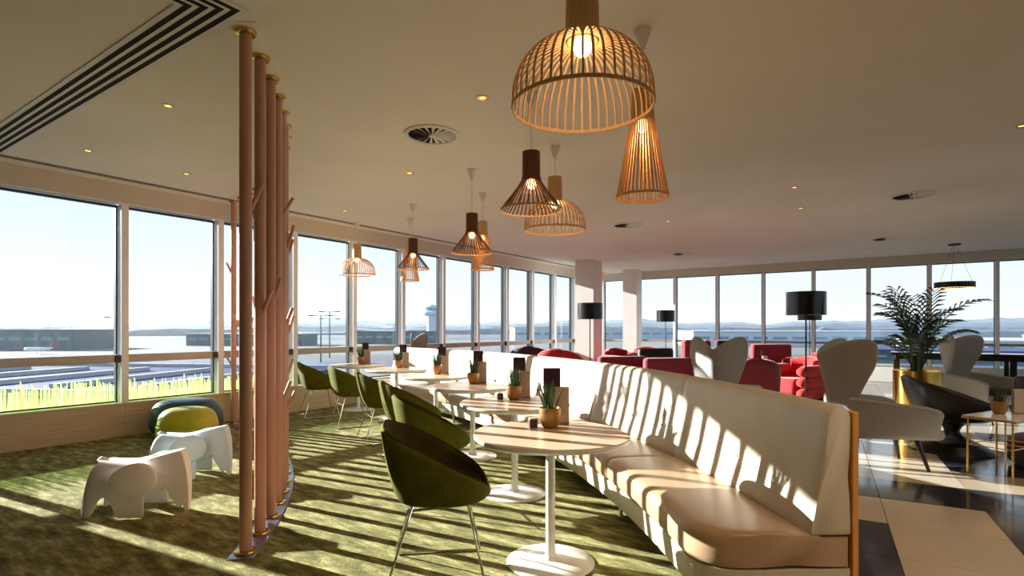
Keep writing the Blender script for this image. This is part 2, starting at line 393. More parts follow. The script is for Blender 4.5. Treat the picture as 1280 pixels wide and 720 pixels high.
dl = [(210, 132, 'small lit downlight between the mitred slot vent and the salmon poles'),
      (110, 188, 'small downlight inside the angle of the mitred slot vent, near the glass wall'),
      (233, 217, 'small downlight above the second window from the wall end'),
      (603, 122, 'small lit downlight beside the rim of the big dome lamp'),
      (512, 216, 'small downlight under the large round vent, before the walnut lamps'),
      (431, 263, 'small downlight near the slotted vent by the farthest dome lamp'),
      (993, 234, 'small lit downlight in mid ceiling, upper one of a close pair'),
      (1001, 260, 'small lit downlight in mid ceiling, lower one of a close pair'),
      (1277, 157, 'small bright downlight in the ceiling above the gold legged side table'),
      (835, 276, 'faint downlight near the small round vent past the tall cone lamp')]
d0 = downlight(C(*dl[0][:2]), dl[0][2])
for px, py, l in dl[1:]: dup(d0, C(px, py), 0, l)

for dx_, dy_, en_ in ((2.1, .3, 170), (5.0, 1.8, 120), (3.2, -1.6, 30), (.4, -2.2, 8), (5.4, 4.6, 40), (-3.4, -1.6, 4)):
    Lx = bpy.data.lights.new('downlight_lamp', 'SPOT'); Lx.energy = en_; Lx.color = (1, .70, .42); Lx.spot_size = 2.5; Lx.spot_blend = .6; Lx.shadow_soft_size = .05
    ox = bpy.data.objects.new('downlight_lamp', Lx); ox.location = (*W(dx_, dy_), CEIL - .02); COL.objects.link(ox)
    dup(d0, (*W(dx_, dy_), CEIL), 0, 'recessed downlight in the ceiling behind the viewpoint')

# ------------------------------------------------------------------ pendants over the tables
def slats(path, n, w, t):
    mb = MB()
    for k in range(n):
        a = 2 * pi * k / n; ca, sa = cos(a), sin(a); rows = []
        for i, (r, z) in enumerate(path):
            p0 = path[max(0, i - 1)]; p1 = path[min(len(path) - 1, i + 1)]
            tx, tz = p1[0] - p0[0], p1[1] - p0[1]; L = sqrt(tx * tx + tz * tz); nx, nz = tz / L, -tx / L
            ww = min(w, 2 * pi * r / n * .96) / 2
            rows.append([((r + nx * dn) * ca - o * sa, (r + nx * dn) * sa + o * ca, z + nz * dn) for o, dn in ((-ww, -t), (ww, -t), (ww, t), (-ww, t))])
        mb.grid(rows, False, True, cap=True)
    return mb
def ring(r, z, h, t): return MB().lathe([(r - t, z), (r + t, z), (r + t, z + h), (r - t, z + h), (r - t, z)], 48, cap=False)
def pendant(kind, loc, z, label):
    """origin at the rim; hangs from the ceiling"""
    t = thing({'dome': 'dome_pendant', 'cone': 'walnut_pendant', 'tall': 'cone_pendant'}[kind], label, 'pendant lamp', (*loc, z), 0, {'dome': 'birch dome pendants', 'cone': 'walnut cone pendants', 'tall': 'tall birch cone pendants'}[kind])
    if kind == 'dome':
        path = [(.300, 0), (.297, .045)] + [(.07 + .227 * cos(u), .045 + .235 * sin(u)) for u in [radians(8 + 9 * k) for k in range(10)]] + [(.070, .30), (.068, .40), (.066, .52)]
        m, n, w, top, neck, rr = M['birch'], 46, .0095, .52, .29, .30
    elif kind == 'cone':
        path = [(.235, 0), (.19, .06), (.14, .125), (.10, .18), (.075, .22), (.066, .26), (.064, .44)]
        m, n, w, top, neck, rr = M['walnut'], 40, .0095, .44, .235, .235
    else:
        path = [(.155, 0), (.132, .12), (.108, .25), (.085, .38), (.070, .46), (.064, .52), (.062, .64)]
        m, n, w, top, neck, rr = M['birch'], 40, .0095, .64, .46, .155
    slats(path, n, w, .0022).build('slat_shade', m, t)
    ring(rr - .004, -.004, .016, .003).build('rim_ring', M['birch'], t)
    MB().lathe([(.058, neck), (.060, neck + .05), (.060, top - .005), (.01, top)], 28).build('neck_tube', m, t)
    ring(.060, neck - .012, .012, .004).build('lamp_collar', M['birch'], t)
    MB().ell((0, 0, neck - .03), (.04, .04, .045)).build('bulb', M['bulb'], t)
    H = CEIL - z
    MB().tube([(0, 0, top - .01), (0, 0, H - .09)], .003, 6).build('cord', M['cord'], t)
    MB().lathe([(.008, H - .12), (.014, H - .115), (.055, H - .002), (.055, H - .0005)], 20).build('ceiling_rose', M['lampwhite'], t)
    return t
pl = [('dome', .298, 2.34, 2.283, 'big birch dome lamp with a lit bulb, closest of all the slatted pendants'),
      ('tall', .78, 3.30, 2.13, 'tall pale slatted cone lamp behind the big dome lamp, over the sofa'),
      ('cone', .145, 4.16, 2.236, 'dark walnut flared lamp just under the big dome, largest of the walnut ones'),
      ('dome', .42, 5.41, 2.306, 'mid-sized birch dome lamp partly behind the largest walnut lamp'),
      ('cone', -.45, 6.2, 2.195, 'dark walnut flared lamp mid row, in front of a tall pale cone'),
      ('tall', -.39, 7.3, 2.12, 'tall pale slatted cone lamp half hidden by the middle walnut lamp'),
      ('cone', -1.42, 7.92, 2.195, 'smallest looking dark walnut flared lamp, toward the glass wall'),
      ('tall', -1.66, 8.96, 2.115, 'tall pale cone lamp showing under the smallest looking walnut lamp'),
      ('dome', -2.61, 9.3, 2.24, 'small looking birch dome lamp hanging in front of the glass wall')]
first = {}
for k, X, Y, z, l in pl:
    if k not in first: first[k] = (pendant(k, W(X, Y), z, l), z)
    else:
        o = dup(first[k][0], (*W(X, Y), z), 0, l)
        dz = first[k][1] - z                               # own cord length
        if abs(dz) > 1e-4:
            for ch in o.children:
                if ch.name.startswith('ceiling_rose'): ch.location.z += dz
                if ch.name.startswith('cord'):
                    H = CEIL - z; top = {'dome': .52, 'cone': .44, 'tall': .64}[k]
                    ch.data = ch.data.copy()
                    for v in ch.data.vertices:
                        if v.co.z > top + .05: v.co.z = H - .09
    L = bpy.data.lights.new('pendant_light', 'POINT'); L.energy = 2.0; L.color = (1, .74, .48); L.shadow_soft_size = .04
    lo = bpy.data.objects.new('pendant_light', L); lo.location = (*W(X, Y), z + ({'dome': .19, 'cone': .14, 'tall': .36}[k])); COL.objects.link(lo)

# ------------------------------------------------------------------ row of salmon poles
RP = 7.80
def arc_strip(R0, R1, a0, a1, z0, z1, n=60, off=(0, 0, 0)):
    rows = []
    for k in range(n + 1):
        a = a0 + (a1 - a0) * k / n
        p, q = PO(a, R0), PO(a, R1)
        rows.append([(p[0], p[1], z0), (q[0], q[1], z0), (q[0], q[1], z1), (p[0], p[1], z1)])
    return MB().grid(rows, False, True, cap=True)
pc = PO(27, RP)
o = arc_strip(RP - .075, RP + .075, 8.1, 46.8, CZ, CZ + .004).build('floor_strip', M['steel_strip'], off=(pc[0], pc[1], 0), loc=(pc[0], pc[1], 0))
tag(o, 'curved steel floor strip that the salmon poles stand on', 'floor strip')
o = arc_strip(RP - .085, RP + .085, 8.1, 46.8, CEIL - .004, CEIL - .0005).build('ceiling_strip', M['ceil'], off=(pc[0], pc[1], CEIL), loc=(pc[0], pc[1], CEIL))
tag(o, 'curved flat ceiling strip above the row of salmon poles', 'ceiling strip')
ORD = ['first', 'second', 'third', 'fourth', 'fifth', 'sixth', 'seventh', 'eighth', 'ninth', 'tenth', 'eleventh', 'twelfth', 'thirteenth', 'fourteenth', 'fifteenth', 'sixteenth', 'seventeenth']
def pole_root(loc, rz, label):
    t = thing('timber_pole', label, 'pole', loc, rz, 'salmon poles in the curved row')
    H = CEIL - CZ - .004
    MB().tube([(0, 0, .012), (0, 0, H * .5), (0, 0, H - .012)], .035, 20).build('shaft', M['pole'], t)
    MB().lathe([(.058, .0), (.062, .004), (.060, .012), (.040, .016)], 24).build('base_ring', M['brass'], t)
    MB().lathe([(.040, H - .030), (.056, H - .026), (.062, H - .012), (.062, H - .005)], 24).build('top_ring', M['brass'], t)
    return t
rnd = random.Random(11)
p0 = None
for k in range(17):
    a = 8.86 + 2.33 * k; x, y = PO(a, RP)
    lab = ('salmon pole at the open end of the curved row, closest to the elephants' if k == 0 else
           'salmon pole standing last in the row, right against the glass wall' if k == 16 else
           '%s salmon pole counted from the open end of the curved row' % ORD[k])
    if k == 0: p = p0 = pole_root((x, y, CZ + .004), radians(a) + TH, lab)
    else:
        p = p0.copy(); COL.objects.link(p); p.location = (x, y, CZ + .004); p.rotation_euler = (0, 0, radians(a) + TH); p['label'] = lab
        for ch in list(p0.children):
            if ch.name.startswith('branch'): continue
            c2 = ch.copy(); COL.objects.link(c2); c2.parent = p
    hs = [rnd.uniform(.55, 1.0), rnd.uniform(1.25, 1.55), rnd.uniform(1.85, 2.25)]
    if k == 0: hs = [2.05]
    if k == 1: hs = [1.44, 2.0]
    for j, hz in enumerate(hs):
        sgn = 1 if (j + k) % 2 else -1
        d = Vector((sgn * rnd.uniform(.22, .4), rnd.uniform(-.35, .35), .86)).normalized()
        if k == 0: d = Vector((.3, .2, .9)).normalized()
        L = rnd.uniform(.15, .21)
        st = Vector((0, 0, hz)) + Vector((d.x, d.y, 0)).normalized() * .028
        MB().tube([st, st + d * L], .0135, 8).build('branch', M['pole'], p)

# ------------------------------------------------------------------ curved banquette
RS = 10.86
sc = PO(22, 10.5); SOFF = (sc[0], sc[1], CZ)
sofa = thing('banquette_sofa', 'long curved cream leather banquette with a reflection-browned seat and buttoned back', 'sofa', SOFF)
BND = [2.0, 10.3, 18.7, 26.6, 34.2, 41.6, 48.3]
def corner(x, full, rad):
    return full if x >= rad else full - rad + sqrt(max(0, rad * rad - (rad - x) ** 2))
def sweep(a0, a1, prof, n, near=False, pinch=.017, rad=.20, dback=.1, dfull=.73, buttons=None, lift=None):
    """sweep a (d, z) outline round the arc; d is the distance in from the sofa's back"""
    rows = []; Lr = radians(a1 - a0) * 10.5
    cd = sum(p[0] for p in prof) / len(prof); cz = sum(p[1] for p in prof) / len(prof)
    us = [0, .004, .012, .03] + [.03 + .94 * k / n for k in range(1, n)] + [.97, .988, .996, 1]
    if near:
        us = [0, .004, .012, .025, .04, .06, .085, .11, .14] + [.14 + .83 * k / n for k in range(1, n)] + [.97, .988, .996, 1]
    for u in us:
        e = min(u, 1 - u) * Lr
        pin = pinch * max(0, 1 - e / .032) ** 2
        a = a0 + (a1 - a0) * u; row = []
        for d, z in prof:
            dd = d
            if near and dfull:
                lim = corner(u * Lr, dfull, rad)
                dd = dback + (d - dback) * (lim - dback) / (dfull - dback)
            v = Vector((cd - d, cz - z)); 
            if v.length > 1e-6: v.normalize()
            dd += v.x * pin; zz = z + v.y * pin
            if buttons:
                for ub, zb in buttons:
                    q = ((u - ub) * Lr) ** 2 + (z - zb) ** 2
                    if d > .12: dd -= .011 * exp(-q / (.03 ** 2)) + .004 * exp(-q / (.09 ** 2))
            if lift: zz += lift * (1 - (2 * u - 1) ** 4) * (1 if z > .40 else 0)
            x, y = PO(a, RS - dd); row.append((x, y, zz))
        rows.append(row)
    return MB().grid(rows, False, True, cap=True)
def dense(pts, step):
    out = []
    for i in range(len(pts)):
        p, q = pts[i], pts[(i + 1) % len(pts)]; L = sqrt((p[0] - q[0]) ** 2 + (p[1] - q[1]) ** 2); n = max(1, int(L / step))
        out += [(p[0] + (q[0] - p[0]) * k / n, p[1] + (q[1] - p[1]) * k / n) for k in range(n)]
    return out
backp = dense([(.03, .41), (.03, .955), (.036, .98), (.05, .995), (.075, 1.003), (.10, 1.0), (.12, .988), (.133, .965), (.17, .70), (.205, .50), (.218, .44), (.218, .41)], .03)
seatp = [(.03, .275), (.03, .408), (.19, .41), (.215, .425), (.30, .432), (.5, .434), (.64, .432), (.69, .425), (.718, .408), (.73, .38), (.73, .31), (.725, .285), (.715, .275)]
fascp = [(.03, .13), (.03, .268), (.712, .268), (.715, .262), (.700, .13)]
for k in range(6):
    a0, a1 = BND[k], BND[k + 1]
    bt = [(u, .60) for u in (.17, .5, .83)]
    b = sweep(a0, a1, backp, 44, buttons=bt, dfull=0).build('back_cushion', M['leather'], sofa, off=SOFF, angle=60)
    Lr = radians(a1 - a0) * 10.7
    for ub, zb in bt:
        a = a0 + (a1 - a0) * ub; x, y = PO(a, RS - .185 + .012); q = MB().ell((x, y, zb), (.013, .013, .013), 10, 6)
        q.build('button', M['leather'], b, off=SOFF)
    sweep(a0, a1, dense(seatp, .05), 30, near=(k == 0), dback=.03).build('seat_cushion', M['seat_leather'], sofa, off=SOFF, angle=60)
    sweep(a0, a1, dense(fascp, .08), 30, near=(k == 0), dback=.03, dfull=.715, pinch=.006).build('seat_base', M['leather'], sofa, off=SOFF, angle=50)
arc_strip(RS - .028, RS + .0, 1.96, 48.35, 0, .965, 70).build('back_panel', M['oak'], sofa, off=(SOFF[0], SOFF[1], 0), bevel=.004)
for k in range(7):
    a = BND[k] + (1.2 if k == 0 else -.6 if k == 6 else 0)
    for R in (RS - .62, RS - .12):
        x, y = PO(a, R)
        MB().lathe([(.022, 0), (.022, .01), (.014, .02), (.014, .115), (.03, .13)], 12, (x, y, CZ)).build('foot', M['chrome'], sofa, off=SOFF)

# ------------------------------------------------------------------ tables with their things
def superell(r, e, n=64):
    return [(r * (1 if cos(t) > 0 else -1) * abs(cos(t)) ** (2 / e), r * (1 if sin(t) > 0 else -1) * abs(sin(t)) ** (2 / e)) for t in [2 * pi * k / n for k in range(n)]]
def cafe_table(loc, rz, label):
    t = thing('cafe_table', label, 'table', loc, rz, 'round tables along the banquette')
    rows = [[(x * k, y * k, z) for x, y in superell(.44, 2.25)] for k, z in ((.90, .700), (.97, .712), (1.0, .722), (1.0, .7335), (.996, .7355))]
    MB().grid(rows, False, True, cap=True).build('edge_band', M['white_metal'], t)
    rows = [[(x * k, y * k, z) for x, y in superell(.44, 2.25)] for k, z in ((.993, .7345), (.993, .7375), (.99, .739))]
    MB().grid(rows, False, True, cap=True).build('table_top', M['tabletop'], t)
    MB().lathe([(.030, .016), (.030, .06), (.027, .1), (.027, .68), (.09, .698), (.09, .701)], 20).build('pole', M['white_metal'], t)
    MB().lathe([(.25, 0), (.252, .004), (.246, .009), (.12, .016), (.045, .022), (.032, .04), (.02, .05)], 48).build('base', M['white_metal'], t)
    return t
def tub_shell(p, nphi=56, nv=14):
    rows = []
    for k in range(nphi):
        ph = 2 * pi * k / nphi; c, s_ = cos(ph), sin(ph)
        g = ((1 - c) / 2) ** p['pow']
        rz = p['zf'] + (p['zb'] - p['zf']) * g
        ex = 3.0
        q = (abs(c) ** ex + abs(s_) ** ex) ** (-1 / ex)
        rx = p['rf'] if c > 0 else p['rb']
        R = lambda m: q * sqrt((rx * m * c) ** 2 + (p['ry'] * m * s_) ** 2)
        lean = p['lean'] * g
        row = []
        for i in range(nv):
            v = i / (nv - 1)
            m = p['base'] + (1 - p['base']) * sin(v * pi / 2) ** .75
            z = p['z0'] + (rz - p['z0']) * (1 - cos(v * pi / 2)) ** 1.05
            row.append((R(m) * c - lean * v * v, R(m) * s_, z))
        th = p['th']
        m1 = 1 - .5 * th / p['ry']; row.append((R(m1) * c - lean, R(m1) * s_, rz + th * .38))
        m2 = 1 - th / p['ry']
        row.append((R(m2) * c - lean * .98, R(m2) * s_, rz - .004))
        zs = p['seat']
        for i in range(1, 9):
            v = i / 8
            m = m2 + (.62 - m2) * (1 - cos(v * pi / 2)) if True else 0
            z = rz - .004 + (zs - rz + .004) * sin(v * pi / 2) ** 1.0
            row.append((R(m) * c - lean * (1 - v), R(m) * s_, z))
        row.append((R(.3) * c, R(.3) * s_, zs + .006)); row.append((R(.01) * c, R(.01) * s_, zs + .008))
        rows.append(row)
    return rows
def tub_chair(loc, rz, label):
    t = thing('tub_chair', label, 'chair', loc, rz, 'olive tub chairs along the tables')
    p = dict(pow=.70, zf=.435, zb=.815, rf=.285, rb=.265, ry=.285, lean=.05, base=.68, z0=.412, th=.034, seat=.462)
    rows = tub_shell(p); n = 14
    outer = [r[:n + 1] for r in rows]; inner = [r[n:] for r in rows]
    mo = MB().grid(outer, True, False); mo._add([r[0] for r in rows], [tuple(range(len(rows)))]); mo.build('shell', M['olive'], t, angle=80)
    MB().grid(inner, True, False).build('seat_lining', M['olive_in'], t, angle=80)
    pp = [(p_[n][0], p_[n][1], p_[n][2] + .001) for p_ in rows]
    MB().tube(pp, .0042, 6, closed=True).build('piping', M['olive_in'], t)
    for s_ in (-1, 1):
        y0, y1 = s_ * .14, s_ * .235
        pts = [(-.13, y0, .416), (-.145, y0 * 1.06, .385), (-.26, y1 * .99, .03), (-.262, y1, .014), (-.245, y1, .007), (.22, y1, .007), (.238, y1, .014), (.235, y1 * .99, .03), (.155, y0 * 1.06, .385), (.14, y0, .416)]
        MB().tube(pts, .0065, 8).build('sled_leg', M['chrome'], t)
    MB().tube([(-.165, -.165, .30), (-.165, .165, .30)], .005, 8).build('cross_bar', M['chrome'], t)
    MB().tube([(.13, -.14, .414), (.13, .14, .414)], .005, 8).build('cross_bar', M['chrome'], t)
    return t
def blades_plant(n, h, spread, w, rs):
    r = random.Random(rs); mb = MB()
    for k in range(n):
        a = r.uniform(0, 2 * pi); tilt = r.uniform(.02, spread); L = h * r.uniform(.6, 1); b = r.uniform(0, .028)
        pts = []; 
        for i in range(6):
            v = i / 5; q = b + tilt * L * v * (0.5 + .5 * v)
            pts.append((q * cos(a), q * sin(a), L * v))
        mb.tube(pts, [w, w * 1.1, w, w * .75, w * .42, w * .06], 5)
    return mb
def pot_plant(loc, label, group='potted succulents on the tables'):
    t = thing('potted_plant', label, 'plant', loc, 0, group)
    MB().lathe([(.030, 0), (.040, .006), (.052, .045), (.056, .08), (.054, .102), (.050, .104), (.048, .095), (.047, .085)], 28, cap=False).build('pot', M['pot'], t)
    MB().lathe([(.0475, .08), (.0475, .088), (.03, .092), (.002, .094)], 20).build('soil', M['soil'], t)
    t.scale = (1.2, 1.2, 1.15)
    lf = blades_plant(36, .175, .46, .0038, 3); lf.build('leaves', M['leaf'], t, loc=(0, 0, .088))
    return t
def holder(loc, rz, label, group='menu holders on the tables'):
    o = MB().bx(-.047, .047, -.016, -.006, 0, .235).bx(-.047, .047, .004, .014, 0, .235).bx(-.047, .047, -.016, .014, 0, .02).build('menu_holder', M['holder'], loc=loc, rz=rz, bevel=.002)
    return tag(o, label, 'menu holder', group)
def card(loc, rz, label, group='dark menu cards on the tables'):
    o = MB().bx(-.054, .054, -.0035, .0035, 0, .35).bx(-.054, -.0515, -.0045, .0045, 0, .35).build('menu_card', M['card'], loc=loc, rz=rz)
    return tag(o, label, 'menu', group)
TA = [6.4, 14.3, 22.5, 30.6, 38.4, 46.0]
wh = ['the table by the open sofa end', 'the second table from the open sofa end', 'the third table from the open sofa end',
      'the fourth table from the open sofa end', 'the fifth table from the open sofa end', 'the last table, by the glass wall']
tlab = ['round pale wood pedestal table beside the open end of the banquette, in front', 'second round pedestal table counted from the open sofa end',
        'third round pedestal table counted from the open sofa end', 'fourth round pedestal table counted from the open sofa end',
        'fifth round pedestal table counted from the open sofa end', 'round pedestal table at the glass wall, farthest from the open sofa end']
TR = [9.58, 9.62, 9.62, 9.68, 9.70, 9.74]
T0 = C0 = P0 = H0 = D0 = None
TT = CZ + .739
for k, a in enumerate(TA):
    x, y = PO(a, TR[k]); rz = radians(a) + TH
    if k == 0: T0 = cafe_table((x, y, CZ), rz, tlab[0])
    else: dup(T0, (x, y, CZ), rz, tlab[k])
    ca = [6.2, 14.5, 22.6, 30.3, 38.0, 45.2][k]; cx, cy = PO(ca, [8.95, 8.96, 8.98, 8.98, 9.0, 9.0][k])
    lab = 'olive velvet tub chair with chrome legs at ' + wh[k]
    crz = rz + [0, .1, .08, -.05, -.12, -.25][k]
    if k == 0: C0 = tub_chair((cx, cy, CZ), crz, lab)
    else: dup(C0, (cx, cy, CZ), crz, lab)
    def at(dx, dy): w = W(dx, dy); return (x + w[0], y + w[1], TT)
    lab = 'spiky succulent in a bronze pot on ' + wh[k]
    dy = .02 if k == 0 else .0
    if k == 0: P0 = pot_plant(at(.01, .19), lab)
    else: dup(P0, at(-.005, .18), k * 1.3, lab)
    lab = 'taupe wooden menu holder on ' + wh[k]
    lc = 'dark aubergine menu card on ' + wh[k]
    if k == 0: H0 = holder(at(.088, .285), TH, lab); D0 = card(at(.032, .325), TH, lc)
    else:
        q = .068 - .002 * k
        h = H0.copy(); COL.objects.link(h); h.location = at(q + .022, .275); h['label'] = lab
        h = D0.copy(); COL.objects.link(h); h.location = at(q - .025, .315); h['label'] = lc
    if k < 2:
        b = thing('sugar_box', ['small dark walnut box beside the pot on the closest round table', 'small dark walnut box beside the pot on the second round table'][k], 'box', at(-.095 if k == 0 else -.125, .18), TH + .3, 'walnut boxes on the tables')
        MB().box((0, 0, .026), (.05, .045, .052)).build('body', M['walnut_box'], b, bevel=.003)
        MB().box((0, -.0, .055), (.042, .03, .006)).build('sachets', M['shade_in'], b)

# ------------------------------------------------------------------ elephants and pouffes
def elephant(loc, rz, m, label):
    t = thing('elephant_stool', label, 'stool', loc, rz, 'elephant shaped stools')
    xs = [-.315, -.31, -.295, -.275, -.255, -.24, -.22, -.20, -.18, -.16, -.14, -.12, -.105, -.08, -.05, -.02, .01, .04, .075, .095]
    def zb(x):
        if x < -.25 or x > -.10: return 0.
        u = (x + .25) / .15
        return .155 * (sin(u * pi) ** .7)
    rows = []
    for x in xs:
        top = .385 - .012 * sin(max(0, min(1, (x + .28) / .36)) * pi) + .02 * max(0, x + .05) / .13
        hw = .158
        if x < -.24: k = (x + .315) / .075; top = .17 + (top - .17) * max(0, 1 - (1 - k) ** 2.4) ** .5; hw *= .72 + .28 * sqrt(max(0, k))
        row = []; n = 17; b = zb(x)
        for j in range(n):
            v = -1 + 2 * j / (n - 1); av = abs(v)
            if av < .5: yy = v / .5 * hw * .86; zz = top - .045 * (av / .5) ** 4
            else:
                u = (av - .5) / .5; zt = top - .045; zz = zt + (b - zt) * u
                yy = (1 if v > 0 else -1) * (hw * .86 + hw * .17 * sin(min(1, u * 1.5) * pi / 2))
            xx = x + (1 - zz / .40) * (-.03 if x < -.24 else 0) 
            row.append((xx, yy, zz))
        rows.append(row)
    MB().grid(rows).build('body', m, t, solid=.016, sub=1, angle=60)
    side = [(.03, .392), (.10, .408), (.17, .426), (.25, .445), (.282, .452), (.300, .42), (.316, .35), (.326, .27), (.331, .18), (.331, .09), (.326, .0), (.296, .0), (.288, .036), (.276, .046), (.264, .036), (.258, .018), (.244, .034), (.220, .085), (.196, .135), (.190, .175), (.176, .195), (.160, .185), (.152, .160), (.12, .148), (.06, .16), (.03, .20)]
    def hw(x, z): return .020 + .125 * max(0, min(1, (z - .03) / .30)) ** 1.1 * max(.16, min(1, (.335 - x) / .24))
    rows = [[(x, k * hw(x, z), z) for x, z in side] for k in (-1, -.5, 0, .5, 1)]
    MB().grid(rows, False, True, cap=True).build('head', m, t, bevel=.008)
    for s_ in (-1, 1):
        e = MB(); pts = []
        for k in range(32):
            a = 2 * pi * k / 32
            lx = .142 * cos(a) * (.92 if cos(a) > 0 else 1); lz = .116 * sin(a) * (1 + .06 * cos(a))
            pts.append((lx, lz))
        r2 = []
        for sc_, dy in ((.02, .012), (.5, .011), (.93, .007), (1.0, 0), (1.0, -.010), (.92, -.016), (.02, -.02)):
            row = []
            for lx, lz in pts:
                off_ = .200 - lx * sc_ * .30 + dy
                row.append((.050 + lx * sc_, s_ * off_, .283 + lz * sc_))
            r2.append(row)
        e.grid(r2, False, True, cap=True).build('ear', m, t, angle=50)
        MB().ell((.20, s_ * (hw(.20, .29) + .001), .29), (.009, .004, .009), 10, 6).build('eye', M['eye'], t)
    MB().tube([(-.235, 0, .372), (-.285, .0, .392), (-.31, .0, .378)], [.016, .018, .010], 8).build('tail', m, t)
    return t
x, y = W(-2.70, 4.04)
elephant((x, y, CZ), TH + radians(5), M['elephant'], 'white plastic elephant stool standing nearest the salmon poles in sun')
x, y = W(-2.90, 5.03)
elephant((x, y, CZ), TH + radians(5), M['elephant_blue'], 'ice grey plastic elephant stool in front of the lime pouffe')
def pouffe(loc, rz, rx, ry, h, m, label):
    t = thing('pouffe', label, 'pouffe', loc, rz, 'leather pouffes by the glass')
    rows = []; n = 40
    for i in range(17):
        v = i / 16; th_ = -pi / 2 + pi * v; e = .45
        r = abs(cos(th_)) ** e; z = (1 if th_ > 0 else -1) * abs(sin(th_)) ** .75
        rr = max(.02, r) * (1 - .07 * z)
        row = []
        for k in range(n):
            a = 2 * pi * k / n; q = (abs(cos(a)) ** 2.6 + abs(sin(a)) ** 2.6) ** (-1 / 2.6)
            row.append((rx * rr * q * cos(a), ry * rr * q * sin(a), h / 2 + z * h / 2))
        rows.append(row)
    MB().grid(rows, False, True, cap=True).build('body', m, t, angle=80)
    MB().tube([(rx * 1.004 * (abs(cos(a)) ** 2.6 + abs(sin(a)) ** 2.6) ** (-1 / 2.6) * cos(a), ry * 1.004 * (abs(cos(a)) ** 2.6 + abs(sin(a)) ** 2.6) ** (-1 / 2.6) * sin(a), h * .52) for a in [2 * pi * k / 48 for k in range(48)]], .004, 6, closed=True).build('seam', m, t)
x, y = W(-4.08, 6.93); pouffe((x, y, CZ), TH, .41, .30, .46, M['teal'], 'dark teal leather pouffe against the plank wall, behind the lime one')
x, y = W(-3.74, 6.37); pouffe((x, y, CZ), TH, .315, .24, .43, M['lime'], 'yellow lime leather pouffe between the elephants and the teal pouffe')

# ------------------------------------------------------------------ floor lamps
def floor_lamp(loc, label):
    t = thing('floor_lamp', label, 'floor lamp', loc, TH, 'black drum floor lamps')
    MB().lathe([(.17, 0), (.172, .006), (.165, .014), (.03, .022), (.012, .03)], 32).build('base', M['black'], t)
    MB().tube([(0, 0, .02), (0, 0, 1.8)], .011, 10).build('pole', M['black'], t)
    MB().lathe([(.25, 1.53), (.252, 1.53), (.252, 1.85), (.25, 1.85), (.248, 1.85)], 48, cap=False).build('shade', M['black_gloss'], t)
    MB().lathe([(.246, 1.535), (.246, 1.845)], 48, cap=False).build('shade_lining', M['shade_in'], t)
    MB().lathe([(.245, 1.80), (.245, 1.803), (.012, 1.806)], 32, cap=False).build('diffuser', M['shade_in'], t)
    MB().ell((0, 0, 1.66), (.035, .035, .05)).build('bulb', M['lampwhite'], t)
    return t
l0 = floor_lamp((*PX(737.5, 11.1), 0), 'black drum floor lamp standing in front of the nearer white column')
for px, d, l in ((832, 15.7, 'black drum floor lamp at the far glass wall, beside the smaller column'), (1007.5, 7.67, 'large looking black drum floor lamp beside the scarlet armchair'),
                 (1012, 12.8, 'black drum floor lamp half hidden behind the larger looking one')):
    dup(l0, (*PX(px, d), 0), TH, l)

# ------------------------------------------------------------------ grey wing chairs
def wing_chair(loc, rz, label):
    t = thing('wing_chair', label, 'armchair', loc, rz, 'grey heart backed wing chairs')
    rows = []; nu, nv = 24, 14
    for j in range(nv + 1):
        v = j / nv; row = []
        for i in range(nu + 1):
            u = -1 + 2 * i / nu; au = abs(u)
            zt = 1.10 + .15 * sin(min(1, au / .68) * pi / 2) ** 1.3 if au < .68 else 1.25 - .30 * ((au - .68) / .32) ** 2.4
            z = .36 + (zt - .36) * v
            wz = (z - .36) / .86
            wd = .14 + .42 * max(0, min(1, wz)) ** .8
            yp = u * wd
            fold = 1.10 * (sqrt(yp * yp + .004) - .063)
            row.append((-.30 - .22 * wz + fold * (.30 + .70 * wz), yp * .70, z))
        rows.append(row)
    MB().grid(rows).build('back', M['grey_felt'], t, solid=.055, sub=1, angle=80)
    # seat shell with flared arms
    for s_ in (-1, 1):
        rr = []
        for k in range(13):
            u = k / 12; x = -.34 + .74 * u
            yo = s_ * (.27 + .10 * sin(u * pi * .6)); top = .70 - .08 * u + (.0 if u < .9 else -.02); bot = .30
            flare = s_ * .05 * u; sh = 1 if k not in (0, 12) else .8
            cy_ = yo; hw_ = .035 * sh
            rr.append([(x, cy_ - hw_, bot), (x, cy_ + hw_ - s_ * .0, bot), (x + .02 * u, cy_ + hw_ + flare, top - .06), (x + .03 * u, cy_ + hw_ * 1.5 + flare, top - .02), (x + .03 * u, cy_ + flare, top), (x + .03 * u, cy_ - hw_ * 1.5 + flare, top - .02), (x + .02 * u, cy_ - hw_ + flare, top - .06)])
        MB().grid(rr, False, True, cap=True).build('arm', M['grey_felt'], t, sub=1, angle=80)
    MB().box((.09, 0, .345), (.86, .60, .11)).build('seat', M['grey_felt'], t, bevel=.05, angle=80)
    MB().box((.04, 0, .435), (.66, .50, .085)).build('seat_cushion', M['charcoal'], t, bevel=.035, angle=80)
    for sx, sy in ((1, 1), (1, -1), (-1, 1), (-1, -1)):
        MB().tube([(.26 * sx + .04, .20 * sy, .30), (.32 * sx + .06, .265 * sy, 0)], [.026, .014], 12).build('leg', M['dark_leg'], t)
    return t
x, y = W(3.58, 5.50)
w0 = wing_chair((x, y, 0), TH + radians(-9), 'grey felt wing chair in profile beside the sofa end, on ebony legs')
for X, Y, ang, l in ((2.60, 6.9, 60, 'grey wing chair seen from behind over the banquette, near the maroon sofa'),
                     (6.80, 8.10, -72, 'grey wing chair with its heart back beside the potted palm'),
                     (-1.75, 10.62, -48, 'grey wing chair between the far sofa end and the glass wall')):
    x, y = W(X, Y); q = dup(w0, (x, y, CZ if X < 0 else 0), TH + radians(ang), l)
    if X < 0: q.scale = (.58, .58, 1)

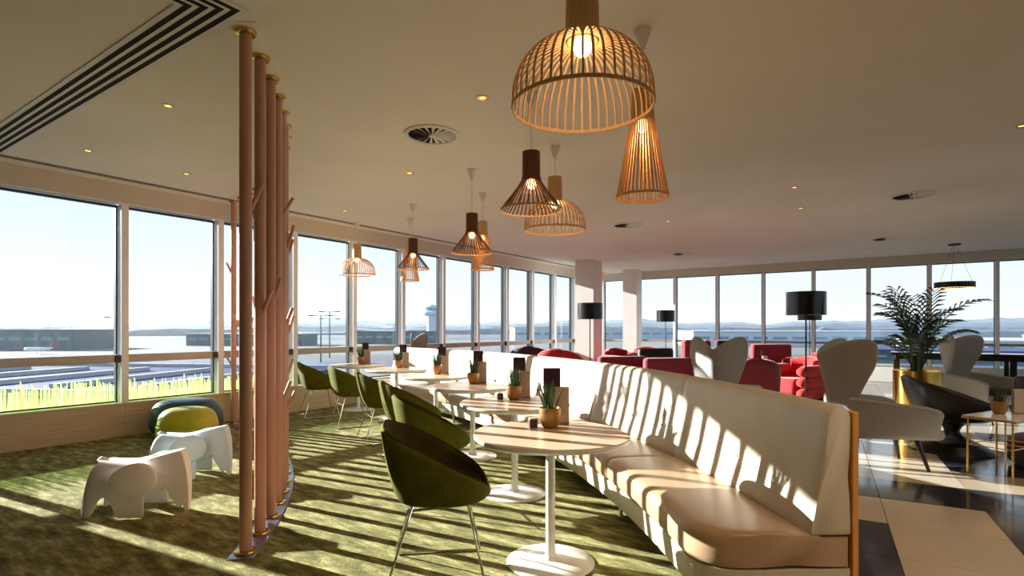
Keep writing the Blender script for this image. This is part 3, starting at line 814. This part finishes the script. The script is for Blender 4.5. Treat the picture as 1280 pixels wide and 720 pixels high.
# ------------------------------------------------------------------ black swivel chair
x, y = W(4.86, 6.1)
t = thing('swivel_chair', 'black leather tub chair on a ribbed spiral pedestal', 'armchair', (x, y, 0), TH + radians(-20))
p = dict(pow=.75, zf=.43, zb=.80, rf=.40, rb=.37, ry=.42, lean=.07, base=.30, z0=.33, th=.05, seat=.44)
rows = tub_shell(p); mo = MB().grid(rows, True, False); mo._add([r[0] for r in rows], [tuple(range(len(rows)))]); mo.build('shell', M['black_shell'], t, angle=80)
MB().lathe([(.16, .345), (.12, .30), (.085, .26), (.07, .22), (.085, .18), (.13, .15)], 28).build('pedestal', M['black_shell'], t)
pr = []
for k in range(14):
    u = k / 13; pr += [(.13 + .26 * u, .155 - .14 * u), (.138 + .26 * u, .147 - .14 * u)]
pr += [(.40, .004), (.40, 0)]
MB().lathe(pr, 40).build('ribbed_base', M['black'], t, angle=15)

# ------------------------------------------------------------------ gold side table and what stands on it
A = Vector(W(4.25, 5.15)); B = Vector(W(4.40, 4.85)); ux = (B - A).normalized(); uy = Vector((-ux.y, ux.x))
if uy.dot(Vector(W(1, 0))) < 0: uy = -uy
cen = A + ux * .168 + uy * .27
t = thing('side_table', 'white topped side table with slim gold wire legs', 'table', (cen.x, cen.y, 0), atan2(ux.y, ux.x))
MB().bx(-.20, .20, -.30, .30, .525, .54).build('table_top', M['marble'], t, bevel=.004)
MB().bx(-.205, .205, -.305, .305, .512, .526).build('rim', M['gold'], t, bevel=.002)
for sx in (-1, 1):
    for sy in (-1, 1):
        MB().tube([(.168 * sx, .27 * sy, 0), (.168 * sx, .27 * sy, .515)], .008, 8).build('leg', M['gold'], t)
    MB().tube([(.168 * sx, -.27, .27), (.168 * sx, .27, .27)], .004, 6).build('stretcher', M['gold'], t)
for sy in (-1, 0, 1):
    MB().tube([(-.168, .27 * sy, .27), (.168, .27 * sy, .27)], .004, 6).build('stretcher', M['gold'], t)
MB().tube([(.0, .02, 0), (.0, .02, .515)], .007, 8).build('leg', M['gold'], t)
def D(px, d): return PX(px, d)
dup(P0, (*PX(1249, 5.22), .54), .7, 'spiky succulent in a clay coloured pot on the gold legged side table')
h = H0.copy(); COL.objects.link(h); h.location = (*PX(1272, 5.20), .54); h['label'] = 'taupe wooden menu holder on the gold legged side table'
h = D0.copy(); COL.objects.link(h); h.location = (*PX(1276, 5.27), .54); h['label'] = 'dark aubergine menu card on the gold legged side table'
x, y = W(5.27, 5.27); t = thing('ottoman', 'low aubergine ottoman behind the gold legged side table', 'ottoman', (x, y, 0), TH)
MB().lathe([(.36, .02), (.40, .05), (.41, .15), (.40, .25), (.36, .29), (.2, .30), (.01, .30)], 36).build('cushion', M['purple'], t, angle=70)
MB().lathe([(.30, 0), (.30, .02)], 24).build('plinth', M['black'], t)

# ------------------------------------------------------------------ palm in its planter
x, y = PX(1146, 7.15)
t = thing('potted_palm', 'tall feathery palm in a gold cylinder planter', 'plant', (x, y, 0))
MB().lathe([(.245, 0), (.25, .01), (.26, .78), (.262, .80), (.25, .80), (.245, .76)], 48, cap=False).build('planter', M['gold'], t, angle=50)
MB().lathe([(.247, .745), (.2, .765), (.05, .78), (.003, .78)], 28).build('soil', M['soil'], t)
r = random.Random(5)
dirs = [(-.55, -.1, 1.2, .80), (-.40, .3, 1.3, .92), (-.30, -.3, 1.5, .86), (.0, .3, 1.6, .86), (.22, .1, 1.3, .84), (.70, -.1, 1.15, .92), (.5, .35, 1.1, .74),
        (-.60, .2, .55, .50), (-.5, -.4, .60, .52), (.55, .3, .60, .50), (.45, -.45, .8, .58), (-.2, .5, 1.1, .70), (.15, -.5, 1.0, .62), (-.12, .0, 1.7, .80), (.3, .1, .9, .60),
        (-.45, .1, 1.0, .70), (-.25, .1, 1.5, .74), (.38, -.1, 1.2, .72), (-.35, -.25, .8, .44), (.3, .3, .7, .42)]
for n, (dx, dy, up, L) in enumerate(dirs):
    a = W(dx, dy); hd = Vector((a[0], a[1], 0)); q = hd.length; hd.normalize()
    st = Vector((r.uniform(-.05, .05), r.uniform(-.05, .05), .77)); pts = []
    p_ = Vector(st); th_ = min(1.5, atan2(up, q) + .30); N = 16
    for i in range(N + 1):
        pts.append(p_.copy()); th2 = th_ - 1.35 * (i / N) ** 2.2 * (1.0 if q > .3 else .5)
        p_ = p_ + (hd * cos(th2) + Vector((0, 0, 1)) * sin(th2)) * L * 1.32 / N
    fr = MB().tube(pts, [.009 * (1 - .85 * i / N) + .0008 for i in range(N + 1)], 6)
    sd = hd.cross(Vector((0, 0, 1))); sd.normalize()
    for i in range(5, N + 1):
        for k2 in (0,):
            b0 = pts[i].lerp(pts[min(N, i + 1)], k2); tg = (pts[min(N, i + 1)] - pts[max(0, i - 1)]).normalized()
            ll = .27 * sin(pi * min(1, (i + k2 - 4) / (N - 2.5))) ** .6 * .95 + .03
            for s_ in (-1, 1):
                dr = (sd * s_ * .75 + tg * .75 + Vector((0, 0, .12))).normalized(); w_ = tg * .015
                mid = b0 + dr * ll * .55 + Vector((0, 0, .008)); tip = b0 + dr * ll - Vector((0, 0, .05 * ll / .2))
                nn = Vector((0, 0, .0012))
                vs = [b0 - w_ * .4, b0 + w_ * .4, mid - w_, mid + w_, tip]
                fr._add([v_ - nn for v_ in vs] + [v_ + nn for v_ in vs], [(0, 1, 3, 2), (2, 3, 4), (5, 7, 8, 6), (7, 9, 8), (0, 5, 6, 1), (0, 2, 7, 5), (2, 4, 9, 7), (1, 6, 8, 3), (3, 8, 9, 4)])
    fr.build('frond', M['palm'], t)
for k in range(4):
    a = k * 1.7; MB().tube([(.04 * cos(a), .04 * sin(a), .76), (.055 * cos(a), .055 * sin(a), 1.0), (.07 * cos(a), .07 * sin(a), 1.22)], [.02, .016, .008], 8).build('stem', M['stem'], t)

# ------------------------------------------------------------------ long black table, ring light
x, y = PX(1122, 12.1)
t = thing('long_table', 'long black lacquered table in front of the far windows', 'table', (x, y, 0))
MB().bx(-.12, 3.4, -.40, .42, .775, .83).build('table_top', M['piano'], t, bevel=.006)
MB().bx(-.04, 3.3, -.34, .36, .69, .775).build('apron', M['piano'], t, bevel=.004)
for dx in (-.02, 1.85, 3.24):
    for dy in (-.31, .33):
        MB().box((dx, dy, .345), (.11, .09, .69)).build('leg', M['piano'], t, bevel=.006)
rx_, ry_ = PX(1193, 11.7)
zz = 2.2
t = thing('ring_light', 'black slatted ring light hanging before the far windows', 'pendant lamp', (rx_, ry_, zz))
MB().lathe([(.31, 0), (.335, 0), (.335, .12), (.31, .12), (.31, 0)], 56, cap=False).build('ring', M['black'], t)
mb = MB()
for k in range(36):
    a = 2 * pi * k / 36; mb.box((.34 * cos(a), .34 * sin(a), .06), (.02, .012, .125), a)
mb.build('fins', M['piano'], t)
MB().lathe([(.308, .004), (.334, .004), (.334, -.002), (.308, -.002), (.308, .004)], 56, cap=False).build('light_strip', emat('ring_led', (255, 214, 150), 5), t)
for k in range(3):
    a = k * 2.094 + .3; MB().tube([(.32 * cos(a), .32 * sin(a), .12), (.03 * cos(a), .03 * sin(a), CEIL - zz - .02)], .0025, 5).build('cable', M['black'], t)
MB().lathe([(.03, CEIL - zz - .04), (.11, CEIL - zz - .03), (.115, CEIL - zz - .001)], 24).build('ceiling_rose', M['black'], t)

# ------------------------------------------------------------------ lounge seats beyond the sofa
def bubble_chair(loc, rz, m, label, sc=1., group='rolled lounge armchairs'):
    t = thing('lounge_armchair', label, 'armchair', loc, rz, group)
    r = .115 * sc
    def U(z, k=1.):
        pts = []
        for q in range(6): pts.append((.42 * sc - .62 * sc * q / 5, -.38 * sc * k, z))
        for q in range(1, 8): a = -pi / 2 - pi * q / 8; pts.append((-.20 * sc + .22 * sc * cos(a) * k, .38 * sc * k * sin(a) * 1.0, z))
        for q in range(6): pts.append((-.20 * sc + .62 * sc * q / 5, .38 * sc * k, z))
        return pts
    for z in (.15, .36, .57):
        mb = MB().tube(U(z * sc), [r * .6] + [r] * 17 + [r * .6], 14); mb.build('roll', m, t, angle=80)
    MB().box((.10 * sc, 0, .26 * sc), (.70 * sc, .60 * sc, .34 * sc)).build('seat', m, t, bevel=.08 * sc, angle=80)
    mb = MB().tube([(-.20 * sc, -.30 * sc, .70 * sc), (-.36 * sc, -.15 * sc, .72 * sc), (-.38 * sc, 0, .73 * sc), (-.36 * sc, .15 * sc, .72 * sc), (-.20 * sc, .30 * sc, .70 * sc)], [r * .7, r, r * 1.05, r, r * .7], 12); mb.build('headrest', m, t, angle=80)
    for sx in (-.3, .36):
        for sy in (-.3, .3): MB().tube([(sx * sc, sy * sc, 0), (sx * sc, sy * sc, .07)], .02, 8).build('foot', M['black'], t)
    return t
def box_sofa(loc, rz, m, label, wd, ht, group='low lounge sofas'):
    """faces local +x, width along y"""
    t = thing('lounge_sofa', label, 'sofa', loc, rz, group)
    MB().box((0, 0, .24), (.80, wd, .28)).build('seat_frame', m, t, bevel=.03, angle=80)
    for k in (-1, 1):
        MB().box((.08, k * wd * .225, .44), (.58, wd * .43, .14)).build('seat_cushion', m, t, bevel=.045, angle=80)
    MB().box((-.33, 0, .24 + ht / 2 - .05), (.20, wd, ht - .20)).build('back', m, t, bevel=.06, angle=80)
    for k in (-1, 1): MB().box((.02, k * (wd / 2 - .07), .36), (.74, .15, .44)).build('arm', m, t, bevel=.05, angle=80)
    for sx in (-.32, .32):
        for k in (-1, 1): MB().tube([(sx, k * (wd / 2 - .12), 0), (sx, k * (wd / 2 - .12), .11)], .02, 8).build('foot', M['black'], t)
    return t
def round_chair(loc, rz, m, label, sc=1., group='round tub armchairs'):
    t = thing('round_armchair', label, 'armchair', loc, rz, group)
    p = dict(pow=1.1, zf=.46 * sc, zb=.84 * sc, rf=.44 * sc, rb=.42 * sc, ry=.46 * sc, lean=.05, base=.86, z0=.06, th=.11 * sc, seat=.40 * sc)
    rows = tub_shell(p); mo = MB().grid(rows, True, False); mo._add([r[0] for r in rows], [tuple(range(len(rows)))]); mo.build('shell', m, t, angle=80)
    MB().lathe([(.30 * sc, .385 * sc), (.31 * sc, .40 * sc), (.30 * sc, .46 * sc), (.2 * sc, .475 * sc), (.01, .478 * sc)], 28).build('seat_cushion', m, t, angle=80)
    MB().lathe([(.32 * sc, 0), (.33 * sc, .07)], 24).build('plinth', M['black'], t)
    return t
def Rz(deg): return TH + radians(deg)
def L(px, d): return (*PX(px, d), 0)
bubble_chair(L(996, 10.6), Rz(205), M['red'], 'scarlet rolled armchair beside the larger looking floor lamp', .95)
bubble_chair(L(1012, 12.5), Rz(180), M['red'], 'scarlet rolled armchair directly behind the other scarlet one', .98)
round_chair(L(937, 9.3), Rz(80), M['maroon'], 'maroon rounded armchair between a grey wing chair and the scarlet armchair', .98)
box_sofa(L(838, 9.9), Rz(95), M['maroon'], 'maroon sofa seen from behind above the banquette back', 1.2, .745)
box_sofa(L(772, 10.9), Rz(95), M['maroon'], 'maroon sofa behind the banquette, next to the nearer column', .95, .72)
round_chair(L(664, 13.2), Rz(80), M['purple'], 'dark aubergine armchair peeking over the banquette by the glass wall', 1.06)
round_chair(L(702, 11.6), Rz(70), M['red'], 'scarlet round armchair peeking over the banquette, next to the aubergine one', 1.06)
bubble_chair(L(779, 13.4), Rz(-60), M['red'], 'scarlet armchair in front of the smaller white column', 1.02)
bubble_chair(L(808, 14.7), Rz(-110), M['red'], 'scarlet armchair near the far drum floor lamp', 1.02)
box_sofa(L(824, 12.3), Rz(-90), M['black_shell'], 'black low sofa in front of the far drum floor lamp', .80, .80)
box_sofa(L(858, 13.9), Rz(-150), M['rose'], 'dusty rose sofa side on, just past the black low sofa', .85, .96)
box_sofa(L(920, 14.2), Rz(-85), M['purple'], 'aubergine sofa in front of the far windows, behind a grey wing chair', .8, .94)
box_sofa(L(972, 13.4), Rz(-88), M['rose'], 'dusty rose sofa before the far windows, behind the maroon armchair', 1.0, .86)
def drum_table(loc, label):
    t = thing('drum_table', label, 'table', loc, 0, 'small round lounge tables')
    MB().lathe([(.26, .52), (.265, .53), (.26, .54), (.01, .542)], 28).build('table_top', M['marble'], t)
    MB().tube([(0, 0, .02), (0, 0, .52)], .018, 10).build('pole', M['gold'], t)
    MB().lathe([(.17, 0), (.17, .012), (.02, .02)], 24).build('base', M['gold'], t)
    return t
q = drum_table(L(899, 12.3), 'small round lounge table beside the wing chair seen from behind')
dup(q, L(956, 11.4), 0, 'small round lounge table in front of the dusty rose sofa by the windows')
for px, d, l in ((899, 12.3, 'beside the wing chair seen from behind'), (956, 11.4, 'in front of the far dusty rose sofa')):
    x, y = PX(px, d)
    h = H0.copy(); COL.objects.link(h); h.location = (x, y, .542); h['label'] = 'pale menu holder on the small table ' + l
    w_ = W(0, .05); h = D0.copy(); COL.objects.link(h); h.location = (x + w_[0], y + w_[1], .542); h['label'] = 'aubergine menu card on the small table ' + l

# ------------------------------------------------------------------ outside
GZ = -8.0
E = {}
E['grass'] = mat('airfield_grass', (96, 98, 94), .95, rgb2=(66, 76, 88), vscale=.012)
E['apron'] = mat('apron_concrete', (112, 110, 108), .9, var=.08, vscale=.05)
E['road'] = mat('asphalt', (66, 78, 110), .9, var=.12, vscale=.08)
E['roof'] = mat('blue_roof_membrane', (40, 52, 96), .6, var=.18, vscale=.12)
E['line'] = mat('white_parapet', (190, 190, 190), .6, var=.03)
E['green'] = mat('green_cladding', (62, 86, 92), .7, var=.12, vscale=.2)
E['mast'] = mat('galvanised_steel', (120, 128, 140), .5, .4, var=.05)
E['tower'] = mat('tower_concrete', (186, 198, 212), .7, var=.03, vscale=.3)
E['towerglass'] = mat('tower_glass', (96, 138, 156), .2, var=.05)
E['trees'] = mat('haze_tinted_wood', (80, 98, 116), .95, rgb2=(56, 74, 96), vscale=.05)  # blue-grey of the distance haze is mixed into the tree colour
E['white'] = mat('aircraft_white', (240, 240, 240), .35, var=.02)
E['redtail'] = mat('red_livery', (176, 96, 104), .4, var=.05)
E['shed'] = mat('white_metal_roof', (190, 192, 196), .5, var=.04, vscale=.2)
g = MB(); g.lathe([(7000, GZ - .5), (7000, GZ), (.1, GZ)], 64); struct('ground', g, E['grass'])
def slab(name, X0, X1, Y0, Y1, z0, z1, m, label=None, cat=None, group=None, kind=None, rot=0.):
    c = W((X0 + X1) / 2, (Y0 + Y1) / 2)
    o = MB().box((0, 0, (z1 + z0) / 2 - GZ), (X1 - X0, Y1 - Y0, z1 - z0)).build(name, m, loc=(c[0], c[1], GZ), rz=TH + radians(rot), bevel=0)
    return tag(o, label, cat, group, kind)
slab('ground_apron', -520, 700, 190, 420, GZ, GZ + .05, E['apron'], kind='structure')
slab('road', -400, 300, 132, 150, GZ, GZ + .06, E['road'], kind='structure', rot=-4)
slab('ground_apron', -300, 420, 96, 128, GZ, GZ + .04, E['apron'], kind='structure', rot=-3)
slab('road', -300, 300, 470, 520, GZ, GZ + .06, E['road'], kind='structure', rot=3)
slab('road', -900, 1200, 700, 760, GZ, GZ + .06, E['apron'], kind='structure', rot=-2)
# nearby lower terminal wings
def wing(cx, cy, w, d, zt, rot, label, bars):
    c = W(cx, cy); t = thing('terminal_wing', label, 'building', (c[0], c[1], GZ), TH + radians(rot), 'flat roofed terminal wings outside')
    H = zt - GZ
    MB().bx(-w / 2, w / 2, -d / 2, d / 2, 0, H).build('wall', E['green'], t)
    MB().bx(-w / 2 - .3, w / 2 + .3, -d / 2 - .3, d / 2 + .3, H, H + .15).build('roof', E['roof'], t)
    for k in (-1, 1):
        MB().bx(-w / 2 - .3, w / 2 + .3, k * (d / 2 + .1) - .3, k * (d / 2 + .1) + .3, H + .1, H + .6).build('parapet', E['line'], t)
    for k in range(bars):
        x = -w / 2 + w * (k + .5) / bars
        MB().bx(x - .35, x + .35, -d * .38, d * .30, H + .15, H + .6).build('roof_duct', E['line'], t)
    return t
wing(-52, 62, 52, 30, -4.2, -8, 'low terminal wing with a blue roof and white ducts outside the first window', 6)
wing(-6, 100, 26, 16, -4.8, -8, 'low blue roofed terminal wing outside the middle windows', 3)
wing(34, 70, 40, 22, -4.4, -56, 'low blue roofed terminal wing outside the far windows', 2)
# long green hangar block and other buildings
def block(cx, cy, w, d, h, rot, mw, mr, label, n):
    c = W(cx, cy); t = thing('airport_building', label, 'building', (c[0], c[1], GZ), TH + radians(rot), 'buildings across the airfield')
    MB().bx(-w / 2, w / 2, -d / 2, d / 2, 0, h).build('wall', mw, t)
    MB().bx(-w / 2 - .4, w / 2 + .4, -d / 2 - .4, d / 2 + .4, h, h + .5).build('roof', mr, t)
    mb = MB()
    for k in range(n): x = -w / 2 + w * (k + .5) / n; mb.bx(x - w / n * .36, x + w / n * .36, -d / 2 - .15, -d / 2, h * .50, h * .68)
    mb.build('windows', E['towerglass'], t)
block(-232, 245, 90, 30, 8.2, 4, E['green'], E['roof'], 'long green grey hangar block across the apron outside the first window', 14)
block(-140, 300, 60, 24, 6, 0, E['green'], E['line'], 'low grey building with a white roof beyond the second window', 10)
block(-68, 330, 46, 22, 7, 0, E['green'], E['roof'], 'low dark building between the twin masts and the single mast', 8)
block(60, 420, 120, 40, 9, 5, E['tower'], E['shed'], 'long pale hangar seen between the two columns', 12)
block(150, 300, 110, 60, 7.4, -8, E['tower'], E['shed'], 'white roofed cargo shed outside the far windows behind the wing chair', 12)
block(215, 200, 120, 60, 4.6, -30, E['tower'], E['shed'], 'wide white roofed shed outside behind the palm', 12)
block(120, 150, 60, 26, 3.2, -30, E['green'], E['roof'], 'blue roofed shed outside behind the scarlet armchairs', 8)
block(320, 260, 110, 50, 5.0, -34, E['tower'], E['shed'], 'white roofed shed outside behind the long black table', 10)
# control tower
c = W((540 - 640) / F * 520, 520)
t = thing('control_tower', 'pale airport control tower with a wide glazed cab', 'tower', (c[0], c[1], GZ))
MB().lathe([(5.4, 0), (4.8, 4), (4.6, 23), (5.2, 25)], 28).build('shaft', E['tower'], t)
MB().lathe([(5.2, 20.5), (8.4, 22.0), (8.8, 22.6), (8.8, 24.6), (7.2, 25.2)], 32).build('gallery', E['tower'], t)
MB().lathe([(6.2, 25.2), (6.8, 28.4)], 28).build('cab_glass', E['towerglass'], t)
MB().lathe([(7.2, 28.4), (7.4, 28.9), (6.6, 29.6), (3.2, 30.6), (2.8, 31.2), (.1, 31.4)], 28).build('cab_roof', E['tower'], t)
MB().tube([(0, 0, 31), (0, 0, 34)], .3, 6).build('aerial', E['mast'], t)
def light_mast(px, d, ztop, label, heads=4):
    c = PX(px, d); t = thing('light_mast', label, 'light mast', (c[0], c[1], GZ), TH, 'apron floodlight masts')
    H = ztop - GZ
    MB().tube([(0, 0, 0), (0, 0, H)], [.28, .14], 8).build('mast', E['mast'], t)
    for k in range(heads):
        sd = -1 if k % 2 else 1; z = H - .3 - (k // 2) * 2.2
        MB().tube([(0, 0, z), (sd * 2.4, 0, z + .2)], .09, 6).build('bracket', E['mast'], t)
        MB().box((sd * 2.6, 0, z + .15), (1.3, .7, .35)).build('floodlight', E['mast'], t)
light_mast(146, 150, 4.4, 'floodlight mast outside the first window, beyond the blue roofs', 2)
light_mast(401, 150, 4.9, 'shorter mast of the floodlight pair outside above the farthest olive chairs', 2)
light_mast(412, 172, 6.6, 'taller mast of the floodlight pair outside above the farthest olive chairs', 4)
light_mast(492, 260, 3.2, 'single floodlight mast outside, between the twin masts and the control tower', 2)
light_mast(90, 330, 4.6, 'thin floodlight mast above the green grey hangar block', 2)
light_mast(270, 210, 3.6, 'floodlight mast outside near the last salmon pole', 2)
light_mast(62, 330, 4.0, 'thin floodlight mast standing above the parked aircraft tail', 2)
# parked aircraft
c = PX(48, 198)
t = thing('aircraft', 'white parked airliner in front of the hangar block', 'aircraft', (c[0], c[1], GZ), TH + radians(185)); t.scale = (.45, .45, .55)
MB().tube([(11, 0, 3.0), (10, 0, 3.0), (7.5, 0, 3.1), (-4, 0, 3.1), (-8, 0, 3.5), (-11, 0, 4.1)], [.1, .9, 1.45, 1.45, 1.0, .2], 14).build('fuselage', E['white'], t)
mb = MB()
for s_ in (-1, 1):
    mb._add([(2.5, s_ * 1, 2.5), (-.8, s_ * 1, 2.5), (-3.6, s_ * 9.5, 3.3), (-2.4, s_ * 9.5, 3.3), (2.5, s_ * 1, 2.75), (-.8, s_ * 1, 2.75), (-3.6, s_ * 9.5, 3.45), (-2.4, s_ * 9.5, 3.45)], [(0, 1, 2, 3), (4, 7, 6, 5), (0, 4, 5, 1), (1, 5, 6, 2), (2, 6, 7, 3), (3, 7, 4, 0)])
mb.build('wing', E['white'], t)
MB()._add
mb = MB(); mb._add([(-7.2, -.12, 4.2), (-10.6, -.12, 4.5), (-11.8, -.1, 8.6), (-10.2, -.1, 8.6), (-7.2, .12, 4.2), (-10.6, .12, 4.5), (-11.8, .1, 8.6), (-10.2, .1, 8.6)], [(0, 1, 2, 3), (4, 7, 6, 5), (0, 4, 5, 1), (1, 5, 6, 2), (2, 6, 7, 3), (3, 7, 4, 0)])
mb.build('tail_fin', E['redtail'], t)
for dx, dy in ((7, 0), (-.5, 1.8), (-.5, -1.8)):
    MB().tube([(dx, dy, .3), (dx, dy, 2.2)], .18, 6).build('landing_gear', E['mast'], t)
# distant wooded ridge all round the front (nobody could count it)
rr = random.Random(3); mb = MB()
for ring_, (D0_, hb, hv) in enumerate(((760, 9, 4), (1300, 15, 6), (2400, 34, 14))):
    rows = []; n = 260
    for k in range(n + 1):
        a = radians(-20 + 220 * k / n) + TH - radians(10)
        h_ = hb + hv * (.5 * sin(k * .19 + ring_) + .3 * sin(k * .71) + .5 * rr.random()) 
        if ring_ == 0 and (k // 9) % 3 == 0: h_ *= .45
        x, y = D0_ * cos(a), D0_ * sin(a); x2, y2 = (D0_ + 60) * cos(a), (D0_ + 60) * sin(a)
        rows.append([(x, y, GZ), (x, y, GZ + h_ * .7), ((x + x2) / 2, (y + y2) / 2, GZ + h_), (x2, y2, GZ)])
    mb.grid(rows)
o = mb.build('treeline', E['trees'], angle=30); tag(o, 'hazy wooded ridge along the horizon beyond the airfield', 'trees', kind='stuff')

# winter haze lying over the airfield
hz = bpy.data.materials.new('haze'); hz.use_nodes = True; nt = hz.node_tree; nt.nodes.remove(nt.nodes['Principled BSDF'])
vs = nt.nodes.new('ShaderNodeVolumeScatter'); vs.inputs['Color'].default_value = (.80, .90, 1, 1); vs.inputs['Density'].default_value = .0002; vs.inputs['Anisotropy'].default_value = .35
nt.links.new(vs.outputs[0], nt.nodes['Material Output'].inputs['Volume'])
prof = [(110, GZ - 2), (6500, GZ - 2), (6500, GZ + 42), (110, GZ + 42)]
rows = [[(r_ * cos(2 * pi * k / 64), r_ * sin(2 * pi * k / 64), z_) for k in range(64)] for r_, z_ in prof]
o = MB().grid(rows, True, True).build('haze', hz); tag(o, 'pale winter haze lying over the airfield', 'haze', kind='stuff')

# ------------------------------------------------------------------ light
w = bpy.data.worlds.new('sky'); S.world = w; w.use_nodes = True
nt = w.node_tree; bg = nt.nodes['Background']
tc = nt.nodes.new('ShaderNodeTexCoord'); sp = nt.nodes.new('ShaderNodeSeparateXYZ'); nt.links.new(tc.outputs['Generated'], sp.inputs[0])
rp = nt.nodes.new('ShaderNodeValToRGB'); nt.links.new(sp.outputs['Z'], rp.inputs['Fac'])
e = rp.color_ramp.elements
e[0].position = 0; e[0].color = (1.0, 1.0, 1.0, 1)
e[1].position = 1; e[1].color = (.16, .34, .72, 1)
for pos, c in ((.06, (.93, .97, 1.0)), (.16, (.84, .93, 1.0)), (.3, (.70, .85, .98)), (.6, (.32, .54, .86))):
    q = rp.color_ramp.elements.new(pos); q.color = (*c, 1)
nt.links.new(rp.outputs['Color'], bg.inputs['Color']); bg.inputs['Strength'].default_value = .92
SE = radians(16.5); sd = W(-.8957, .4447)
sv = Vector((sd[0] * cos(SE), sd[1] * cos(SE), sin(SE)))
sl = bpy.data.lights.new('sun', 'SUN'); sl.energy = 18; sl.angle = .0095; sl.color = (1, .955, .89)
so = bpy.data.objects.new('sun', sl); so.rotation_euler = sv.to_track_quat('Z', 'Y').to_euler(); so.location = sv * 60; COL.objects.link(so)

cam = bpy.data.cameras.new('camera'); co = bpy.data.objects.new('camera', cam); COL.objects.link(co)
co.location = (0, 0, EYE); co.rotation_euler = (pi / 2, 0, TH)
cam.sensor_width = 36; cam.lens = F / 1280 * 36; cam.shift_y = (HZ - 360) / 1280; cam.clip_end = 20000; cam.clip_start = .05
S.camera = co
S.view_settings.view_transform = 'Standard'; S.view_settings.look = 'None'; S.view_settings.exposure = .25; S.view_settings.gamma = 1
S.view_settings.use_curve_mapping = False
S.cycles.use_denoising = True
S.cycles.max_bounces = 10; S.cycles.diffuse_bounces = 5; S.cycles.transparent_max_bounces = 24; S.cycles.sample_clamp_indirect = 12
S.cycles.caustics_reflective = False; S.cycles.caustics_refractive = False
